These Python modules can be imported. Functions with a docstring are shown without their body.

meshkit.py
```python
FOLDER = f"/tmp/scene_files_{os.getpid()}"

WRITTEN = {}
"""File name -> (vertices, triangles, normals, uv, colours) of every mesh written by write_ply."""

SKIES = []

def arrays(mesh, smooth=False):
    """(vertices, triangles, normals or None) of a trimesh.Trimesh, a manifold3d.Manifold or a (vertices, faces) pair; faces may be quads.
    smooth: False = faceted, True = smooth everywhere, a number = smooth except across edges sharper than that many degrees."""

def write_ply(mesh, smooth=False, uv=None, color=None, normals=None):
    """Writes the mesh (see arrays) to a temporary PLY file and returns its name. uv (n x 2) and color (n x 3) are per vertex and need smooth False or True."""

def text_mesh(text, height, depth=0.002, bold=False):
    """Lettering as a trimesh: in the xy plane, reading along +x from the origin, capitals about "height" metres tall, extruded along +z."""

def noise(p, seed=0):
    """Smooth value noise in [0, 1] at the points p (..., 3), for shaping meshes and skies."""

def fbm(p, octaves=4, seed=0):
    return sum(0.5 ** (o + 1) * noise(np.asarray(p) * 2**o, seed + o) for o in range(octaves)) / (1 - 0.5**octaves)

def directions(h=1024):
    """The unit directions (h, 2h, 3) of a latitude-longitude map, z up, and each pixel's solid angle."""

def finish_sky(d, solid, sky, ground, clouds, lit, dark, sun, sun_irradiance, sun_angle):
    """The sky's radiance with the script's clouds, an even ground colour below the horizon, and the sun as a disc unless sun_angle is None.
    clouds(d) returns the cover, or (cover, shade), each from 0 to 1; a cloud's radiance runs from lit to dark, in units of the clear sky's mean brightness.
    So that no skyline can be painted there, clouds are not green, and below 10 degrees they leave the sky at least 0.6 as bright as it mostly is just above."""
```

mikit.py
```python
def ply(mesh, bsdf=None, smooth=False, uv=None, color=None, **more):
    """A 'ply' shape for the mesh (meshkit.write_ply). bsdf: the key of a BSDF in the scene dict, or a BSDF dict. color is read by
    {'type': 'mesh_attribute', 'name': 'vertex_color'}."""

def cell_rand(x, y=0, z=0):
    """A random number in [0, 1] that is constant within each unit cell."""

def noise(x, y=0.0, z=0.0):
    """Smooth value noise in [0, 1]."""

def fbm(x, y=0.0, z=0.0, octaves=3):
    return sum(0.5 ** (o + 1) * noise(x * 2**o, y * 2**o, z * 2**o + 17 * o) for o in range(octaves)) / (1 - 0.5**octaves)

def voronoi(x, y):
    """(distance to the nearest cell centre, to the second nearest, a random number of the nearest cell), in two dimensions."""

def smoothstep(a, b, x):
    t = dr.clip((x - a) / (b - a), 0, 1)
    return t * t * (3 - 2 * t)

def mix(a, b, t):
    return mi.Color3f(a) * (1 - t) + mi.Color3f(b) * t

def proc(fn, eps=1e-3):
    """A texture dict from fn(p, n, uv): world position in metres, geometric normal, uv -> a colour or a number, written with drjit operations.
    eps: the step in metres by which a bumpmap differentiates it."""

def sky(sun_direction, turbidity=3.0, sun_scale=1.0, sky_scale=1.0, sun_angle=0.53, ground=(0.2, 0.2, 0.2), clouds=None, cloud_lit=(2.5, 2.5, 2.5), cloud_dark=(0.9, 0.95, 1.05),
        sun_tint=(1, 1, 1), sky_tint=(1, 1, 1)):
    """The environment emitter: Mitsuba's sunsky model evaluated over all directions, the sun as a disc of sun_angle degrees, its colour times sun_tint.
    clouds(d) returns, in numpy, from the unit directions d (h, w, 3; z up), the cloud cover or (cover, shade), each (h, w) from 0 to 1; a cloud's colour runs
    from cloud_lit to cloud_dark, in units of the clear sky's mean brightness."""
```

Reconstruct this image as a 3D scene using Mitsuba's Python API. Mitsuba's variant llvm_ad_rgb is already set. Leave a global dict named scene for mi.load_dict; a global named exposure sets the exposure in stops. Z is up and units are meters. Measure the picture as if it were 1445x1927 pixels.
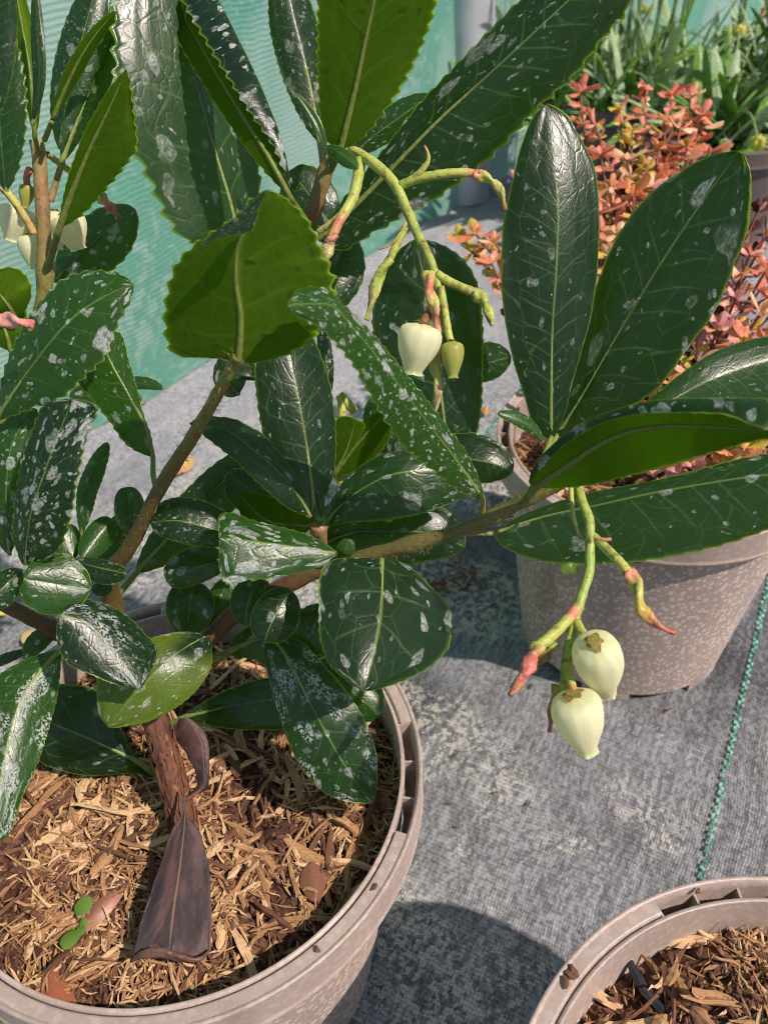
import math, random
import numpy as np, trimesh, mitsuba as mi, mikit, meshkit, drjit as dr
from scipy.interpolate import PchipInterpolator, CubicSpline
from mikit import noise, fbm, voronoi, cell_rand, smoothstep, mix
T = mi.ScalarTransform4f
scene, labels = {}, {}

# ------------------------------------------------------------------ camera, sky, exposure
FOC, CX, CY = 1560.0, 722.5, 963.5            # pixels of the 1445 x 1927 photograph
PITCH, ROLL, CAMZ = math.radians(38.632), math.radians(2.226), 0.391
FWD = np.array([0, math.cos(PITCH), -math.sin(PITCH)])
UPV = np.array([0, math.sin(PITCH), math.cos(PITCH)])
RIGHT = np.array([1.0, 0, 0])
EYE = np.array([0, 0, CAMZ])
up = math.sin(ROLL) * RIGHT + math.cos(ROLL) * UPV
scene['camera'] = {'type': 'thinlens', 'fov': math.degrees(2 * math.atan(CX / FOC)), 'fov_axis': 'x',
    'to_world': T().look_at(origin=EYE.tolist(), target=(EYE + FWD).tolist(), up=up.tolist()),
    'aperture_radius': 0.0007, 'focus_distance': 0.25, 'near_clip': 0.01, 'far_clip': 60.0}
exposure = 2.0
SUN = np.array([0.0991, -0.0668, 0.143])
def haze_clouds(d):
    n = 0.5 + 0.5 * np.sin(d[..., 0] * 7 + 2 * np.sin(d[..., 1] * 5)) * np.sin(d[..., 1] * 6 + 1.3)
    return np.clip(0.25 + 0.5 * n, 0, 1) * 0.8
scene['sky'] = mikit.sky(SUN, turbidity=3, sun_angle=0.8, sky_scale=0.88, sun_tint=(0.92, 0.965, 1.15), clouds=haze_clouds, cloud_lit=(1.35, 1.35, 1.35), cloud_dark=(0.8, 0.83, 0.87))

def at(x, y, d):
    """the point seen at a pixel of the photograph, d metres along the optical axis"""
    x, y, d = np.broadcast_arrays(np.asarray(x, float), np.asarray(y, float), np.asarray(d, float))
    a, b = (x - CX) / FOC, (y - CY) / FOC
    c, s = math.cos(ROLL), math.sin(ROLL)
    a, b = c * a - s * b, s * a + c * b
    return EYE + d[..., None] * (a[..., None] * RIGHT + FWD - b[..., None] * UPV)
def at_z(x, y, z):
    p = at(x, y, 1.0) - EYE
    return EYE + p * ((z - CAMZ) / p[2])

# ------------------------------------------------------------------ helpers
COUNT = {}
def numbered(key):
    n = COUNT.get(key, 0); COUNT[key] = n + 1
    return key if n == 0 else f'{key}_{n:03d}'
def put(key, shape, **lab):
    key = numbered(key); scene[key] = shape
    if lab: labels[key] = lab
    return key
def thing(key, label, cat, group=None, kind=None):
    key = numbered(key); labels[key] = {'label': label, 'category': cat}
    if group: labels[key]['group'] = group
    if kind: labels[key]['kind'] = kind
    return key
def resample(pts, n, smooth=True):
    pts = np.asarray(pts, float)
    t = np.r_[0, np.cumsum(np.linalg.norm(np.diff(pts[:, :2], axis=0), axis=1))]; t /= t[-1]
    u = np.linspace(0, 1, n)
    f = PchipInterpolator(t, pts) if (smooth and len(pts) > 2) else None
    return f(u) if f is not None else np.stack([np.interp(u, t, pts[:, k]) for k in range(pts.shape[1])], 1)
def tube(P, R, sides=8, cap=True, rough=0.0, seed=0, ell=0.0, twist=0.0):
    """a tapered tube along the polyline P; returns (mesh, station of each vertex 0..1)"""
    P = np.asarray(P, float); n = len(P); R = np.broadcast_to(np.asarray(R, float), (n,))
    tg = np.gradient(P, axis=0); tg /= np.linalg.norm(tg, axis=1, keepdims=True) + 1e-12
    a = np.zeros_like(P); ref = np.array([0, 0, 1.0]) if abs(tg[0, 2]) < .9 else np.array([1.0, 0, 0])
    v = np.cross(tg[0], ref)
    for i in range(n):
        v = v - tg[i] * v.dot(tg[i]); v /= np.linalg.norm(v) + 1e-12; a[i] = v
    b = np.cross(tg, a); ang = np.arange(sides) * 2 * np.pi / sides
    V = P[:, None] + R[:, None, None] * (np.cos(ang)[None, :, None] * a[:, None] + np.sin(ang)[None, :, None] * b[:, None])
    if ell: V = P[:, None] + (V - P[:, None]) * (1 + ell * np.cos(2 * (ang[None, :] - twist * np.linspace(0, 1, n)[:, None])) + .3 * ell * np.cos(5 * ang[None, :] + 9 * np.linspace(0, 1, n)[:, None]))[..., None]
    if rough:
        rg = np.random.default_rng(seed); V = P[:, None] + (V - P[:, None]) * (1 + rough * rg.normal(size=(n, sides, 1)))
    V = V.reshape(-1, 3)
    i, j = np.meshgrid(np.arange(n - 1), np.arange(sides), indexing='ij')
    q = np.stack([i * sides + j, i * sides + (j + 1) % sides, (i + 1) * sides + (j + 1) % sides, (i + 1) * sides + j], -1).reshape(-1, 4)
    F = np.vstack([q[:, [0, 1, 2]], q[:, [0, 2, 3]]]); st = np.repeat(np.linspace(0, 1, n), sides)
    if cap:
        V = np.vstack([V, P[0], P[-1]]); st = np.r_[st, 0, 1]; k = np.arange(sides)
        F = np.vstack([F, np.stack([(k + 1) % sides, k, np.full(sides, n * sides)], 1), np.stack([(n - 1) * sides + k, (n - 1) * sides + (k + 1) % sides, np.full(sides, n * sides + 1)], 1)])
    return trimesh.Trimesh(V, F, process=False), st
def ramp(st, stops):
    x = [s[0] for s in stops]; c = np.array([s[1] for s in stops], float)
    return np.stack([np.interp(st, x, c[:, k]) for k in range(3)], 1)
def px_path(pts, n):
    """pixels (x, y, depth) -> smooth world polyline"""
    r = resample(pts, n); return at(r[:, 0], r[:, 1], r[:, 2])
def rot(rx, ry, rz):
    return trimesh.transformations.euler_matrix(rx, ry, rz)

# ------------------------------------------------------------------ materials
def rgb(*c): return {'type': 'rgb', 'value': list(c)}
def ramp3(a, b, c, t):
    return mix(mix(a, b, dr.clip(t * 2, 0, 1)), c, dr.clip(t * 2 - 1, 0, 1))

# Leaf coordinates: uv.x = s + 4*seed (s = -1..1 across), uv.y = t + 20*m (t = along, in half widths); m = spots + 6*yellow; underside uv.y < 0
def leaf_uv(uv):
    k = dr.floor((uv.x + 2) / 4); s = uv.x - 4 * k
    m = dr.floor(uv.y / 20); t = uv.y - 20 * m
    under = uv.y < 0
    m = dr.select(under, -m - 1, m)
    yel = dr.floor(m / 6); spot = m - 6 * yel
    return s, t, k, spot, yel, under
def vein_net(s, t, k):
    side = dr.select(s > 0, 7.0, 0.0) + k * 13.7
    a = dr.abs(s)
    w = t - 0.62 * a + 0.18 * a * a + 0.10 * noise(t * 1.7 + side, a * 2.2)
    f, g, c = voronoi(w * 2.1 + side, a * 2.7 + 0.4 * noise(t * 3, side) + k)
    return w, g - f, f
def second_vein(w, a, k):
    x = w * 2.1; i = dr.floor(x); j = x - i - 0.25 - 0.5 * cell_rand(i, k, 5)
    return dr.exp(-dr.square(j / 0.035)) * (1 - smoothstep(0.45, 0.85, a))
def spots_at(s, t, k, lvl):
    """dried lime: rings and patches left by drops of hard water"""
    out = mi.Float(0)
    for sc, thr, sd in ((1.5, 0.30, 3.0), (3.4, 0.26, 11.0), (7.5, 0.22, 29.0)):
        wx = 0.22 * (noise(s * 6 + k, t * 6, sd) - 0.5); wy = 0.22 * (noise(s * 6, t * 6 + k, sd + 9) - 0.5)
        f, g, c = voronoi((s + wx * 0.6) * sc * 0.95 + sd + k * 5, (t * 0.72 + wy * 0.6) * sc + sd)
        r = thr * (0.45 + 0.75 * cell_rand(c * 999, sd))
        on = dr.select(c < 0.02 + 0.075 * lvl * (1.15 if sc > 3 else 0.75) * (0.35 + 1.2 * cell_rand(k, 7, sd)) + dr.select((lvl > 3.5) & (lvl < 4.5), 0.26 if sc < 5 else -0.12, 0.0), 1.0, 0.0)
        inner = 1 - smoothstep(r * 0.62, r * 1.06, f + 0.05 * (noise(s * 24, t * 24, sd) - 0.5))
        rim = smoothstep(r * 0.5, r * 0.95, f)
        tex = 0.12 + 0.7 * noise(s * 40, t * 40, sd) * noise(s * 17 + 3, t * 17, sd) * 2 + 0.40 * rim * noise(s * 7, t * 7 + k, sd)
        out = dr.maximum(out, on * inner * dr.clip(tex, 0, 1) * (0.35 + 0.75 * cell_rand(c * 777, sd, 2)))
    heavy = smoothstep(0.5, 0.66, fbm(s * 2.2 + k * 3, t * 1.5, 5.0)) * smoothstep(0.42, 0.6, noise(s * 26, t * 26)) * dr.select(lvl > 4.5, 0.9, 0.0)
    out = dr.clip(out * dr.select((lvl > 3.5) & (lvl < 4.5), 1.7, 1.0), 0, 1)
    return dr.maximum(out, heavy)
def leaf_color(p, n, uv):
    s, t, k, spot, yel, under = leaf_uv(uv); a = dr.abs(s)
    w, e, f = vein_net(s, t, k)
    tone = fbm(s * 1.3 + k, t * 1.1, 3.0)
    kr = cell_rand(k, 2)
    top = mix((0.0035, 0.0125, 0.0085), (0.007, 0.027, 0.0105), tone * 0.7 + 0.35 * kr)
    top = mix(top, (0.016, 0.055, 0.011), smoothstep(0.5, 0.9, kr) * 0.8)
    top = mix(top, (0.16, 0.24, 0.015), dr.select(yel > 1.5, 0.75 * smoothstep(1.0, 2.2, t + 0.7 * a + 0.6 * tone), 0.0))
    top = mix(top, (0.026, 0.088, 0.009), dr.select((yel > 0.5) & (yel < 1.5), 0.8, 0.0))
    net = (1 - smoothstep(0.0, 0.045, e)) * (0.18 + 0.34 * noise(t * 2 + k, a * 3))
    sec = second_vein(w, a, k)
    top = mix(top, (0.10, 0.18, 0.06), dr.clip(net * 1.35 + 0.6 * sec, 0, 0.8))
    fine = noise(s * 22 + k, t * 22) - 0.5
    top = top * (1 + 0.35 * fine)
    mw = 0.016 * dr.clip(1.1 - t / 7.5, 0.25, 1)
    mid = 1 - smoothstep(mw, mw + 0.018, a)
    top = mix(top, (0.19, 0.26, 0.065), mid * 0.9)
    edge = smoothstep(0.972, 0.990, a)
    top = mix(top, (0.15, 0.27, 0.03), edge * 0.8)
    sp = spots_at(s, t, k, spot)
    top = mix(top, (0.66, 0.69, 0.68), sp * 0.84)
    rib = noise(w * 11 + k, a * 1.6) * 0.6 + 0.4 * noise(w * 26, a * 2.5)
    und = mix((0.026, 0.052, 0.003), (0.062, 0.112, 0.010), 0.62 * tone + 0.38 * rib)
    und = und * (0.72 + 0.40 * noise(s * 26 + k, t * 26) + 0.22 * noise(s * 60, t * 60 + k))
    und = mix(und, (0.09, 0.15, 0.018), dr.clip(0.6 * sec + 0.75 * net, 0, 1))
    und = mix(und, (0.010, 0.012, 0.004), smoothstep(0.90, 0.95, noise(s * 9 + k * 3, t * 9)) * 0.8)
    und = mix(und, (0.10, 0.15, 0.02), 1 - smoothstep(0.03, 0.07, a))
    und = mix(und, (0.22, 0.36, 0.03), edge)
    return dr.select(under, und, top)
def leaf_rough(p, n, uv):
    s, t, k, spot, yel, under = leaf_uv(uv)
    return dr.select(under, 0.6, 0.27 + 0.11 * noise(s * 6 + k, t * 6) + 0.35 * spots_at(s, t, k, spot))
def leaf_bump(p, n, uv):
    s, t, k, spot, yel, under = leaf_uv(uv); a = dr.abs(s)
    w, e, f = vein_net(s, t, k)
    f2, g2, c2 = voronoi(s * 8.0 + 1.2 * noise(t * 3, s * 3) + k, w * 6.4)
    h = smoothstep(0.0, 0.12, e) * 0.55 + 0.42 * smoothstep(0.0, 0.16, g2 - f2) + 0.16 * noise(s * 9 + k, t * 9) + 0.22 * noise(s * 40, t * 40 + k) + 0.35 * smoothstep(0.0, 0.08, a)
    return dr.select(under, h * -0.6, h)
def leaf_trans(p, n, uv):
    s, t, k, spot, yel, under = leaf_uv(uv); a = dr.abs(s)
    return mix((0.36, 0.60, 0.05), (0.75, 0.95, 0.12), smoothstep(0.93, 0.99, a))
def leaf_tint(p, n, uv):
    return dr.select(uv.y < 0, 1.0, 0.0)
scene['leaf_top_gloss'] = {'type': 'bumpmap', 'arbitrary': mikit.proc(leaf_bump, 2.5e-4), 'scale': 0.00007,
    'bsdf': {'type': 'principled', 'base_color': mikit.proc(leaf_color), 'roughness': mikit.proc(leaf_rough), 'specular': 0.68, 'spec_tint': mikit.proc(leaf_tint)}}
scene['leaf_skin'] = {'type': 'blendbsdf', 'weight': 0.48, 'a': {'type': 'ref', 'id': 'leaf_top_gloss'},
    'b': {'type': 'principledthin', 'base_color': mikit.proc(leaf_trans), 'diff_trans': 2.0, 'roughness': 0.6}}

VC = {'type': 'mesh_attribute', 'name': 'vertex_color'}
def stem_bump(p, n, uv):
    return fbm(p.x * 900, p.y * 900, p.z * 500)
def stem_marks(p, n, uv):
    return 0.10 + 0.55 * smoothstep(0.52, 0.80, fbm(p.x * 520, p.y * 520, p.z * 260)) + 0.5 * smoothstep(0.78, 0.9, noise(p.x * 1500, p.y * 1500, p.z * 900))
scene['stem_skin'] = {'type': 'bumpmap', 'arbitrary': mikit.proc(stem_bump, 3e-4), 'scale': 0.00035,
    'bsdf': {'type': 'blendbsdf', 'weight': mikit.proc(stem_marks),
        'a': {'type': 'twosided', 'bsdf': {'type': 'principled', 'base_color': VC, 'roughness': 0.45, 'specular': 0.4}},
        'b': {'type': 'twosided', 'bsdf': {'type': 'principled', 'base_color': rgb(.13, .07, .035), 'roughness': 0.6, 'specular': 0.3}}}}
scene['petal_skin'] = {'type': 'blendbsdf', 'weight': 0.5,
    'a': {'type': 'twosided', 'bsdf': {'type': 'principled', 'base_color': VC, 'roughness': 0.38, 'specular': 0.45}},
    'b': {'type': 'principledthin', 'base_color': VC, 'diff_trans': 1.5, 'roughness': 0.6}}
def bark_color(p, n, uv):
    g = fbm(p.x * 330, p.y * 200, p.z * 45); h = noise(p.x * 900, p.y * 420, p.z * 70)
    c = mix((0.030, 0.012, 0.008), (0.19, 0.070, 0.032), smoothstep(0.2, 0.8, g))
    return mix(c, (0.34, 0.20, 0.12), smoothstep(0.70, 0.9, h) * 0.5)
def bark_bump(p, n, uv):
    return fbm(p.x * 420, p.y * 260, p.z * 60)
scene['bark'] = {'type': 'bumpmap', 'arbitrary': mikit.proc(bark_bump, 4e-4), 'scale': 0.0016,
    'bsdf': {'type': 'principled', 'base_color': mikit.proc(bark_color), 'roughness': 0.7}}
def dead_color(p, n, uv):
    k = dr.floor((uv.x + 2) / 4); s = uv.x - 4 * k; t = uv.y
    g = fbm(s * 3 + k, t * 2.0); h = noise(s * 40 + k, t * 40)
    c = mix((0.045, 0.020, 0.022), (0.115, 0.055, 0.048), g)
    c = mix(c, (0.016, 0.013, 0.015), smoothstep(0.40, 0.6, fbm(s * 1.5 + 9, t * 1.2 + k)) * 0.8)
    c = mix(c, (0.34, 0.27, 0.20), smoothstep(0.55, 0.75, h) * smoothstep(3.2, 5.2, t + g + 0.5 * s) * smoothstep(0.38, 0.56, fbm(s * 2 + 4, t * 1.6)) * 0.8)
    return mix(c, (0.17, 0.085, 0.06), 1 - smoothstep(0.015, 0.05, dr.abs(s)))
scene['dead_skin'] = {'type': 'bumpmap', 'arbitrary': mikit.proc(lambda p, n, uv: fbm(uv.x * 5, uv.y * 9), 3e-4), 'scale': 0.00022,
    'bsdf': {'type': 'twosided', 'bsdf': {'type': 'principled', 'base_color': mikit.proc(dead_color), 'roughness': 0.55}}}
def pot_color(p, n, uv):
    c = mix((0.310, 0.240, 0.206), (0.370, 0.296, 0.258), fbm(p.x * 30, p.y * 30, p.z * 30))
    ang = uv.x * 6.2832
    f, g, cr = voronoi(uv.x * 135, uv.y * 265)
    f2, g2, c2 = voronoi(uv.x * 290 + 3, uv.y * 600)
    r = 0.2 + 0.32 * cr
    sp = (1 - smoothstep(r * 0.55, r, f)) * dr.select(cr > 0.25, 0.75, 0.0)
    sp2 = (1 - smoothstep(0.15, 0.32, f2)) * dr.select(c2 > 0.45, 0.6, 0.0)
    low = 1 - smoothstep(0.121, 0.124, p.z)
    c = mix(c, (0.60, 0.51, 0.46), dr.maximum(sp, sp2) * (0.25 + 0.75 * low))
    c = c * (0.86 + 0.28 * fbm(uv.x * 22, uv.y * 30, 5.0)) 
    scr = smoothstep(0.80, 0.93, noise(uv.x * 40, uv.y * 700)) * smoothstep(0.55, 0.75, noise(uv.x * 25, uv.y * 60))
    c = mix(c, (0.50, 0.42, 0.37), scr * 0.5)
    smear = smoothstep(0.60, 0.80, fbm(p.x * 45, p.y * 45, p.z * 14 + 5)) * 0.35
    c = mix(c, (0.13, 0.09, 0.065), smear)
    dirt = smoothstep(0.55, 0.8, fbm(p.x * 70, p.y * 70, p.z * 25)) * 0.5
    return mix(c, (0.11, 0.08, 0.06), dirt * (1 - smoothstep(0.0, 0.03, p.z)) )
scene['pot_plastic'] = {'type': 'bumpmap', 'arbitrary': mikit.proc(lambda p, n, uv: noise(p.x * 700, p.y * 700, p.z * 700), 4e-4), 'scale': 0.00008,
    'bsdf': {'type': 'twosided', 'bsdf': {'type': 'principled', 'base_color': mikit.proc(pot_color), 'roughness': 0.42, 'specular': 0.45}}}
def dark_pot_color(p, n, uv):
    return mix((0.075, 0.062, 0.055), (0.11, 0.09, 0.08), fbm(p.x * 40, p.y * 40, p.z * 40))
scene['dark_pot_plastic'] = {'type': 'twosided', 'bsdf': {'type': 'principled', 'base_color': mikit.proc(dark_pot_color), 'roughness': 0.45}}
def compost_color(p, n, uv):
    g = fbm(p.x * 160, p.y * 160, p.z * 160); h = noise(p.x * 520, p.y * 520, p.z * 520)
    c = mix((0.022, 0.012, 0.008), (0.13, 0.060, 0.035), g)
    return mix(c, (0.24, 0.14, 0.08), smoothstep(0.66, 0.85, h) * 0.7)
scene['compost_skin'] = {'type': 'bumpmap', 'arbitrary': mikit.proc(lambda p, n, uv: fbm(p.x * 420, p.y * 420, p.z * 420), 3e-4), 'scale': 0.0012,
    'bsdf': {'type': 'twosided', 'bsdf': {'type': 'principled', 'base_color': mikit.proc(compost_color), 'roughness': 0.85, 'specular': 0.2}}}
def chip_bsdf(a, b, c):
    def col(p, n, uv):
        g = noise(uv.y * 26 + 3 * uv.x, uv.x * 2.0); h = fbm(p.x * 90, p.y * 90, p.z * 90); q = noise(p.x * 1100, p.y * 1100, p.z * 1100)
        return mix(mix(a, b, h * 0.65 + 0.35 * g), c, smoothstep(0.55, 0.85, 0.6 * g + 0.4 * q) * 0.8)
    return {'type': 'bumpmap', 'arbitrary': mikit.proc(lambda p, n, uv: noise(uv.y * 30 + 3 * uv.x, uv.x * 3.0), 3e-4), 'scale': 0.0004,
        'bsdf': {'type': 'twosided', 'bsdf': {'type': 'principled', 'base_color': mikit.proc(col), 'roughness': 0.75, 'specular': 0.25}}}
scene['chip_pale'] = chip_bsdf((0.48, 0.29, 0.145), (0.66, 0.46, 0.27), (0.20, 0.095, 0.04))
scene['chip_tan'] = chip_bsdf((0.27, 0.135, 0.06), (0.45, 0.26, 0.125), (0.11, 0.05, 0.025))
scene['chip_brown'] = chip_bsdf((0.10, 0.045, 0.028), (0.19, 0.09, 0.055), (0.04, 0.02, 0.014))
scene['chip_black'] = chip_bsdf((0.012, 0.012, 0.013), (0.03, 0.03, 0.032), (0.05, 0.05, 0.055))

LD = np.array([0.106, 0.192]); LD = LD / np.linalg.norm(LD); LP = np.array([LD[1], -LD[0]])     # weave directions of the ground sheet
def weave(p):
    a = (p.x * LD[0] + p.y * LD[1]) + 0.0060 * noise(p.x * 22, p.y * 22) + 0.0014 * noise(p.x * 150, p.y * 150, 3.0); b = (p.x * LP[0] + p.y * LP[1]) + 0.0060 * noise(p.x * 22 + 40, p.y * 22) + 0.0014 * noise(p.x * 150, p.y * 150, 8.0)
    u = a / 0.0022; v = b / 0.0014
    iu, iv = dr.floor(u), dr.floor(v); par = iu + iv - 2 * dr.floor((iu + iv) / 2)
    fu, fv = u - iu, v - iv
    over = dr.select(par < 0.5, dr.sin(fu * math.pi) * (0.55 + 0.45 * dr.sin(fv * math.pi)), dr.sin(fv * math.pi) * (0.55 + 0.45 * dr.sin(fu * math.pi)) * 0.8)
    return over, iu, iv, u, v
def fabric_color(p, n, uv):
    h, iu, iv, u, v = weave(p)
    r = noise(u * 1.1, v * 1.1, 4.0); fine = noise(u * 3.1, v * 2.3)
    c = mix((0.020, 0.022, 0.028), (0.165, 0.170, 0.184), h * 0.40 + 0.40 * smoothstep(0.25, 0.8, r) + 0.2 * fine)
    big = fbm(p.x * 9 + 3, p.y * 9, 2.0, 4); mid = fbm(p.x * 40, p.y * 40, 1.0)
    c = c * (0.62 + 0.38 * smoothstep(0.3, 0.6, fbm(p.x * 26, p.y * 26, 4.0, 4)))
    c = mix(c, (0.34, 0.345, 0.36), (0.25 + 0.9 * r) * 0.8 * smoothstep(0.34, 0.62, big) * (0.4 + 0.6 * h))
    c = c * (0.72 + 0.56 * noise(v * 0.9, u * 0.07, 2.0))
    dusty = smoothstep(0.45, 0.62, fbm(p.x * 17 + 1.5, p.y * 17 + 0.3, 7.0, 4))
    speck = smoothstep(0.44, 0.66, noise(u * 0.9, v * 0.75, 9.0) * 0.6 + 0.4 * fine) * (0.3 + 0.7 * h)
    c = mix(c, (0.58, 0.55, 0.485), dusty * speck * 0.95)
    c = mix(c, (0.36, 0.36, 0.36), 0.55 * smoothstep(0.62, 0.85, noise(u * 0.8, v * 0.9, 11.0) * 0.7 + 0.3 * fine) * h * smoothstep(0.35, 0.6, mid))
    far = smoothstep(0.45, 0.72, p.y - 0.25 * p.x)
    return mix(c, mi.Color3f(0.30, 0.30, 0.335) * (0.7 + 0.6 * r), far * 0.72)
def fabric_bump(p, n, uv):
    h, iu, iv, u, v = weave(p)
    fold = noise((p.x * 0.83 - p.y * 0.56) * 22, (p.x * 0.56 + p.y * 0.83) * 2.5)
    return 0.0006 * h + 0.006 * fold + 0.004 * noise(p.x * 12, p.y * 12)
scene['fabric'] = {'type': 'bumpmap', 'arbitrary': mikit.proc(fabric_bump, 3e-4), 'scale': 1.0,
    'bsdf': {'type': 'twosided', 'bsdf': {'type': 'principled', 'base_color': mikit.proc(fabric_color), 'roughness': 0.6, 'specular': 0.35}}}
scene['green_thread'] = {'type': 'twosided', 'bsdf': {'type': 'principled', 'base_color': mikit.proc(lambda p, n, uv: mix((0.025, 0.16, 0.10), (0.20, 0.50, 0.37), smoothstep(0.25, 0.75, noise(p.x * 420, p.y * 420)))), 'roughness': 0.5}}
# windbreak net: uv in metres along / up
def net_color(p, n, uv):
    row = uv.y / 0.0044 + 0.5 * noise(uv.x * 90, uv.y * 30); fr = row - dr.floor(row)
    rib = dr.sin(fr * math.pi); knit = noise(uv.x * 700, dr.floor(row) * 3.3)
    big = fbm(uv.x * 5 + 2, uv.y * 5, 1.0, 4)
    c = mix((0.020, 0.17, 0.175), (0.12, 0.40, 0.42), 0.42 * rib + 0.45 * knit + 0.2 * noise(uv.x * 230, uv.y * 230))
    c = mix(c, (0.20, 0.44, 0.28), 0.7 * smoothstep(0.0, 0.45, 0.5 - uv.y + 0.3 * big))
    pale = dr.maximum(smoothstep(0.44, 0.66, fbm(uv.x * 7.5 + 1.2 * big, uv.y * 3.0 + 4, 6.0, 4)), 0.8 * smoothstep(0.45, 0.75, noise(uv.x * 160, uv.y * 160) * 0.5 + 0.5 * fbm(uv.x * 25, uv.y * 25)))  # pale patches: sun glints and brightness behind the net, painted into the colour
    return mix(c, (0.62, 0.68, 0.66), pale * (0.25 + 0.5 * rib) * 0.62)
def net_bump(p, n, uv):
    row = uv.y / 0.0044 + 0.5 * noise(uv.x * 90, uv.y * 30); fr = row - dr.floor(row)
    return dr.sin(fr * math.pi) + 0.5 * noise(uv.x * 600, row * 2)
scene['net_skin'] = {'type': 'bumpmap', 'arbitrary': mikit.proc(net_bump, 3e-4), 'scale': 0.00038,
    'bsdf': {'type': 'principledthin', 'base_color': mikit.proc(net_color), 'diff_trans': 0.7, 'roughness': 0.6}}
scene['steel'] = {'type': 'bumpmap', 'arbitrary': mikit.proc(lambda p, n, uv: fbm(p.x * 150, p.y * 150, p.z * 40), 5e-4), 'scale': 0.0006,
    'bsdf': {'type': 'principled', 'base_color': mikit.proc(lambda p, n, uv: mix((0.36, 0.375, 0.40), (0.62, 0.64, 0.67), fbm(p.x * 60, p.y * 60, p.z * 22))), 'roughness': 0.5, 'metallic': 0.35}}

# ------------------------------------------------------------------ ground, net, post, thread
def grid_mesh(P):
    n, m = P.shape[:2]
    i, j = np.meshgrid(np.arange(n - 1), np.arange(m - 1), indexing='ij')
    a = i * m + j
    F = np.stack([a, a + m, a + m + 1, a + 1], -1).reshape(-1, 4)
    return trimesh.Trimesh(P.reshape(-1, 3), np.vstack([F[:, [0, 1, 2]], F[:, [0, 2, 3]]]), process=False)
xs = np.r_[np.linspace(-12, -1, 8)[:-1], np.linspace(-1, 1.4, 261), np.linspace(1.4, 12, 8)[1:]]
ys = np.r_[np.linspace(-6, -.3, 6)[:-1], np.linspace(-.3, 1.6, 211), np.linspace(1.6, 14, 10)[1:]]
gx, gy = np.meshgrid(xs, ys)
Q = np.stack([gx.ravel(), gy.ravel(), 0 * gx.ravel()], 1)
near_pots = np.zeros(len(Q))
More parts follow.
